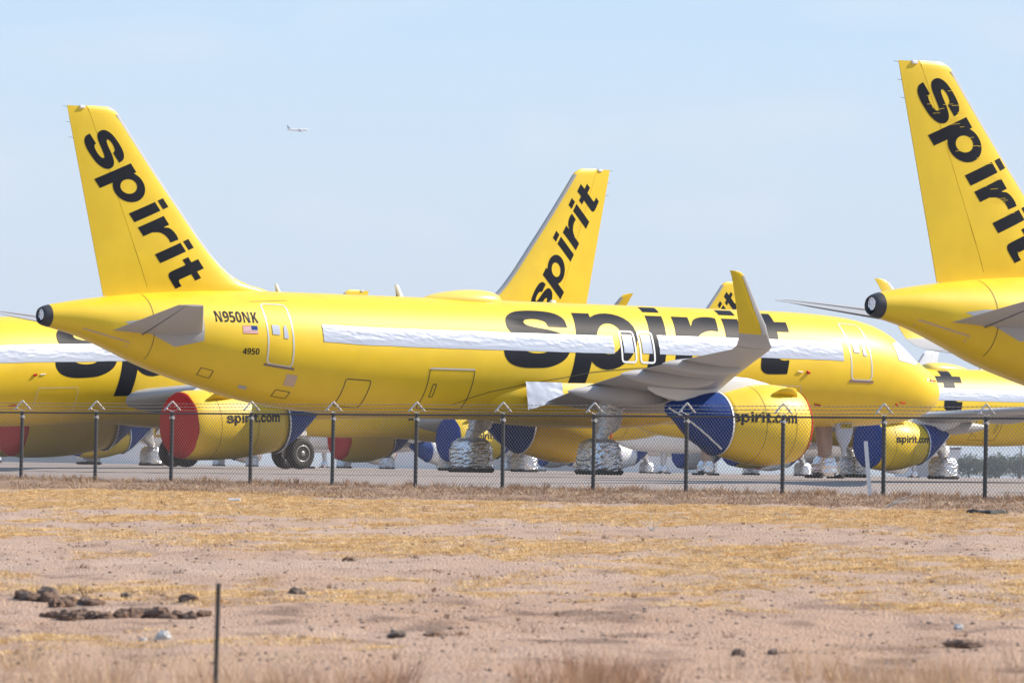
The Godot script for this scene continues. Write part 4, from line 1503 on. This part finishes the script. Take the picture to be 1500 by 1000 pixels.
func build_background() -> void:
	# white airliners parked far behind the yellow ones
	var k := 0
	for q in [[-48.0, 470.0, 215.0, "far white airliner low behind the left edge"], [-14.0, 520.0, 35.0, "far white airliner seen under the tail of the middle plane"], [12.0, 560.0, 215.0, "far white airliner seen under the middle plane's wing"], [36.0, 600.0, 35.0, "far white airliner seen behind the leaning lath"], [-33.0, 640.0, 35.0, "far white airliner showing between the bare wheels at left"], [2.0, 700.0, 35.0, "farthest white airliner low between the two silver wheel wraps"], [24.0, 480.0, 215.0, "far white airliner right behind the blue and yellow near engine"]]:
		airliner({label = q[3], x = q[0], d = q[1], yaw = q[2], detail = 0, paint = "white_paint", letters = false, inlet = ["blue", "red"], gear = "foil", group = "far white airliners"})
		k += 1
	var fly := airliner({label = "small white airliner flying high in the sky left of the fins", x = -259.0, d = 6300.0, y = 398.0, fin = "slate", yaw = 18.0, pitch = -3.0, detail = 0, paint = "white_paint", letters = false, gear = "none", inlet = ["charcoal", "charcoal"], nacelle = "white_paint"})
	fly.scale = Vector3.ONE * .72
	var h := 0
	for q in [[205.0, 2600.0, 30.0, 14.0, 30.0, "pale hangar at the right edge beyond the ramp"], [-230.0, 2500.0, 120.0, 16.0, 40.0, "pale hangar far behind the left edge"], [10.0, 2700.0, 190.0, 13.0, 40.0, "long low hangar far behind the middle plane"]]:
		var b := thing("hangar", q[5], "hangar", Vector3(q[0], -.2, -q[1]), "far hangars")
		var w: float = q[2]
		var ht: float = q[3]
		var dp: float = q[4]
		begin(); box(Vector3(0, ht * .5, 0), Vector3(w, ht, dp))
		part("wall", commit(), M.hangar, b)
		begin()
		loft([PackedVector3Array([Vector3(-w * .52, ht, dp * .52), Vector3(-w * .52, ht + 2.0, 0), Vector3(-w * .52, ht, -dp * .52)]), PackedVector3Array([Vector3(w * .52, ht, dp * .52), Vector3(w * .52, ht + 2.0, 0), Vector3(w * .52, ht, -dp * .52)])])
		part("roof", commit(), M.hangar_roof, b)
		begin(); box(Vector3(0, ht * .36, dp * .5 + .1), Vector3(w * .5, ht * .72, .15))
		part("door", commit(), M.wing_grey, b)
	rng.seed = 5
	var labels := ["bushy tree left of the far palm at the right edge", "low round tree beyond the ramp beside the last fence post", "tree nearest the right edge beyond the ramp", "spreading tree behind the far right hangar end"]
	var xs := [231.0, 222.0, 252.0, 243.0]
	for i in 4:
		var t := thing("tree", labels[i], "tree", Vector3(xs[i], -.2, -(2500.0 + i * 60)), "trees beyond the ramp")
		var hgt := rng.randf_range(11.0, 14.0)
		begin()
		tube([Vector3.ZERO, Vector3(.1, hgt * .35, 0), Vector3(0, hgt * .7, .1)], [.5, .4, .2], 8)
		for j in 5:
			var an := TAU * j / 5
			tube([Vector3(0, hgt * .3, 0), Vector3(cos(an) * 3.0, hgt * .55, sin(an) * 3.0)], [.25, .1], 6, 3 + j * 3)
		part("trunk", commit(), M.bark, t)
		begin()
		for j in 1500:
			var v := Vector3(rng.randfn(0, 1), rng.randfn(0, .75), rng.randfn(0, 1))
			v = v.normalized() * pow(rng.randf(), .4) * 7.0
			var c := Vector3(v.x, hgt * .5 + v.y * .8, v.z) + Vector3.ONE * wob.get_noise_3d(v.x, v.y, v.z) * 2.0
			var n := Vector3(rng.randfn(), rng.randfn(), rng.randfn()).normalized() * .55
			var s := n.cross(Vector3(rng.randfn(), rng.randfn(), rng.randfn())).normalized() * .5
			quad(c - n, c + s, c + n, c - s, j)
		part("crown", commit(false), M.leaf, t)
	var palm := thing("palm_tree", "tall thin palm showing faintly at the right edge beyond the ramp", "tree", Vector3(246.0, -.2, -2550.0))
	begin(); tube([Vector3.ZERO, Vector3(.3, 9, 0), Vector3(.1, 18.2, 0)], [.45, .35, .3], 8)
	part("trunk", commit(), M.bark, palm)
	begin()
	for j in 26:
		var an := rng.randf() * TAU
		var e := rng.randf_range(-.9, .9)
		var d := Vector3(cos(an) * cos(e), sin(e), sin(an) * cos(e))
		var side := d.cross(Vector3.UP).normalized() * .5
		var a := Vector3(.1, 18.2, 0)
		var m := a + d * 1.7 + Vector3(0, .3, 0)
		var z := a + d * 3.0 - Vector3(0, 1.2, 0)
		quad(a, m - side, m, m + side, j)
		quad(m - side, z, m + side, m, j)
	part("crown", commit(false), M.leaf, palm)

func build_small() -> void:
	rng.seed = 14
	for q in [[7.75, 109.0, .8, "pale dead branch lying below the fence near the leaning lath"], [2.4, 88.5, .32, "small bleached weed standing in the golden grass right of the middle"]]:
		begin()
		for k in 7:
			var a := rng.randf_range(-.5, .5) if q[2] > .5 else rng.randf() * TAU
			var up := rng.randf_range(.1, .5) if q[2] > .5 else rng.randf_range(.6, 1.4)
			var e: Vector3 = Vector3(cos(a), up, sin(a) * .6) * q[2] * rng.randf_range(.5, 1.0)
			tube([Vector3.ZERO, e * .5 + Vector3(0, .03, 0), e], [.009, .007, .003], 5, k * 4)
		single("dry_branch" if q[2] > .5 else "dry_weed", commit(), M.bleached, Vector3(q[0], land_height(q[0], q[1]) + .005, -q[1]), q[3], "branch" if q[2] > .5 else "weed")
	# a dark steel stake near the camera
	begin()
	var x := -2.12
	var d := 38.6
	var g := land_height(x, d)
	box(Vector3(0, .36, 0), Vector3(.034, 1.0, .006), Basis(), .002)
	box(Vector3(0, .36, .016), Vector3(.007, 1.0, .03), Basis(), .002)
	for i in 9: box(Vector3(0, .1 + i * .08, -.006), Vector3(.02, .012, .01))
	var s := single("steel_stake", commit(), M.post, Vector3(x, g, -d), "dark steel stake standing alone in the near grass", "stake")
	s.rotation.z = -.012
	# a pale lath leaning on the fence
	begin()
	box(Vector3(0, .64, 0), Vector3(.09, 1.34, .03), Basis(), .004)
	var w := FENCE_AT + FENCE_DIR * 12.05 - FENCE_N * .25
	var l := single("wooden_lath", commit(), M.white, Vector3(w.x, base_height(w.x, w.y), -w.y), "pale wooden lath leaning against the fence under the aircraft nose", "lath")
	l.rotation = Vector3(0, .3, .1)
	# a white pipe and a flat dark scrap on the ground
	begin(); tube([Vector3(-.13, 0, 0), Vector3(.13, .01, .03)], .035, 10)
	single("pipe_piece", commit(), M.white, Vector3(-6.0, land_height(-6.0, 115.5) + .04, -115.5), "short white pipe piece lying in the golden grass at left", "pipe")
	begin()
	var rg := []  # low dark patch with an uneven outline, laid on the soil
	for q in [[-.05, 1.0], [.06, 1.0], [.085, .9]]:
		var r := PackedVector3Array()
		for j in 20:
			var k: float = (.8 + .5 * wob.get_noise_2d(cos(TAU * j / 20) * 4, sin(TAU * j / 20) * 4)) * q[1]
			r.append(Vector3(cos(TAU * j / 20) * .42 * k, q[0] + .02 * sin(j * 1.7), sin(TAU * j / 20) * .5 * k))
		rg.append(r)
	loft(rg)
	single("dark_patch", commit(), M.rubber, Vector3(9.3, land_height(9.3, 103.0) + .04, -103.0), "flat dark scrap on the soil below the last fence post", "patch")
	rng.seed = 31
	var ordinal := ["first", "second", "third", "fourth", "fifth", "sixth", "seventh", "eighth", "ninth", "tenth", "eleventh", "twelfth", "thirteenth", "fourteenth", "fifteenth", "sixteenth", "seventeenth"]
	for heap in [false, true]:
		var n := 9 if heap else 17
		for i in n:
			var t := (i + rng.randf_range(.1, .9)) / n
			var cx := lerpf(-5.25, -4.35, t) if heap else lerpf(-4.75, -3.05, t)
			var cd := rng.randf_range(56.2, 57.6) if heap else rng.randf_range(53.0, 53.9)
			var r := rng.randf_range(.07, .2)
			rock("soil_lump", cx, cd, Vector3(r * rng.randf_range(1.0, 1.9), r * .8, r), 40 + i + (20 if heap else 0), M.soil, ordinal[i] + (" dark soil lump from the left in the heap of stones at far left" if heap else " dark soil lump from the left in the long ridge left of the stake"), "soil lump", "soil lumps in the far left heap" if heap else "soil lumps in the long ridge")
	for q in [
		["boulder", -5.0, 57.6, Vector3(.26, .2, .22), 1, "stone", "dark grey boulder topmost in the heap at the far left", "rock"],
		["boulder", -5.17, 56.9, Vector3(.16, .13, .15), 2, "stone", "small boulder at the left foot of the far left heap", "rock"],
		["boulder", -4.52, 56.6, Vector3(.15, .12, .14), 3, "stone", "grey stone right of the far left heap beside soil lumps", "rock"],
		["boulder", -4.2, 58.2, Vector3(.14, .1, .13), 4, "stone", "lone grey stone between the far left heap and the turned clod", "rock"],
		["boulder", -2.39, 60.0, Vector3(.2, .12, .16), 5, "stone", "dark flat stone just right of the steel stake's top", "rock"],
		["boulder", -2.72, 60.2, Vector3(.15, .08, .13), 6, "stone", "small dark stone between the stake's top and the dark flat stone", "rock"],
		["boulder", -3.14, 48.4, Vector3(.13, .12, .13), 7, "stone_pale", "round pale grey stone left of the steel stake", "rock"],
		["boulder", -3.32, 48.3, Vector3(.08, .05, .08), 8, "stone_pale", "tiny pale stone beside the round pale grey stone", "rock"],
		["boulder", -1.02, 49.3, Vector3(.2, .1, .15), 9, "stone", "low brown stone at the left end of the soil ridge in the middle", "rock"],
		["boulder", 2.02, 46.0, Vector3(.13, .1, .12), 10, "stone", "smooth dark stone on pale soil right of the middle", "rock"],
		["boulder", 2.31, 46.0, Vector3(.11, .08, .1), 11, "stone", "rough brown stone right of the smooth dark stone", "rock"],
		["boulder", 4.36, 51.2, Vector3(.09, .09, .09), 12, "stone_pale", "small pale stone in rusty grass near the right edge", "rock"],
		["soil_clod", -3.8, 53.4, Vector3(.3, .18, .22), 13, "soil", "dark turned clod, the left of two in the long soil ridge", "clod"],
		["soil_clod", -3.52, 53.4, Vector3(.32, .17, .2), 14, "soil", "dark turned clod, the right of two in the long soil ridge", "clod"],
		["soil_clod", -4.3, 53.6, Vector3(.5, .1, .25), 15, "soil", "long low clod at the left part of the soil ridge", "clod"],
		["soil_clod", -3.45, 57.2, Vector3(.4, .14, .2), 16, "soil", "turned clod with dry roots above the long soil ridge", "clod"],
		["soil_clod", -4.72, 56.4, Vector3(.22, .13, .18), 17, "soil", "brown clod in the middle of the far left heap", "clod"],
		["soil_clod", -.68, 49.7, Vector3(.45, .1, .2), 18, "soil", "crumbled clod in the soil ridge right of the low brown stone", "clod"],
		["soil_clod", 4.18, 48.5, Vector3(.34, .1, .2), 19, "soil", "dark clod below the small pale stone near the right edge", "clod"],
		["soil_clod", -2.2, 73.0, Vector3(.2, .1, .14), 20, "soil", "small dark clod alone on pinkish soil left of the middle", "clod"]]:
		rock(q[0], q[1], q[2], q[3], q[4], M[q[5]], q[6], q[7], "stones in the field" if q[7] == "rock" else "clods of turned soil")
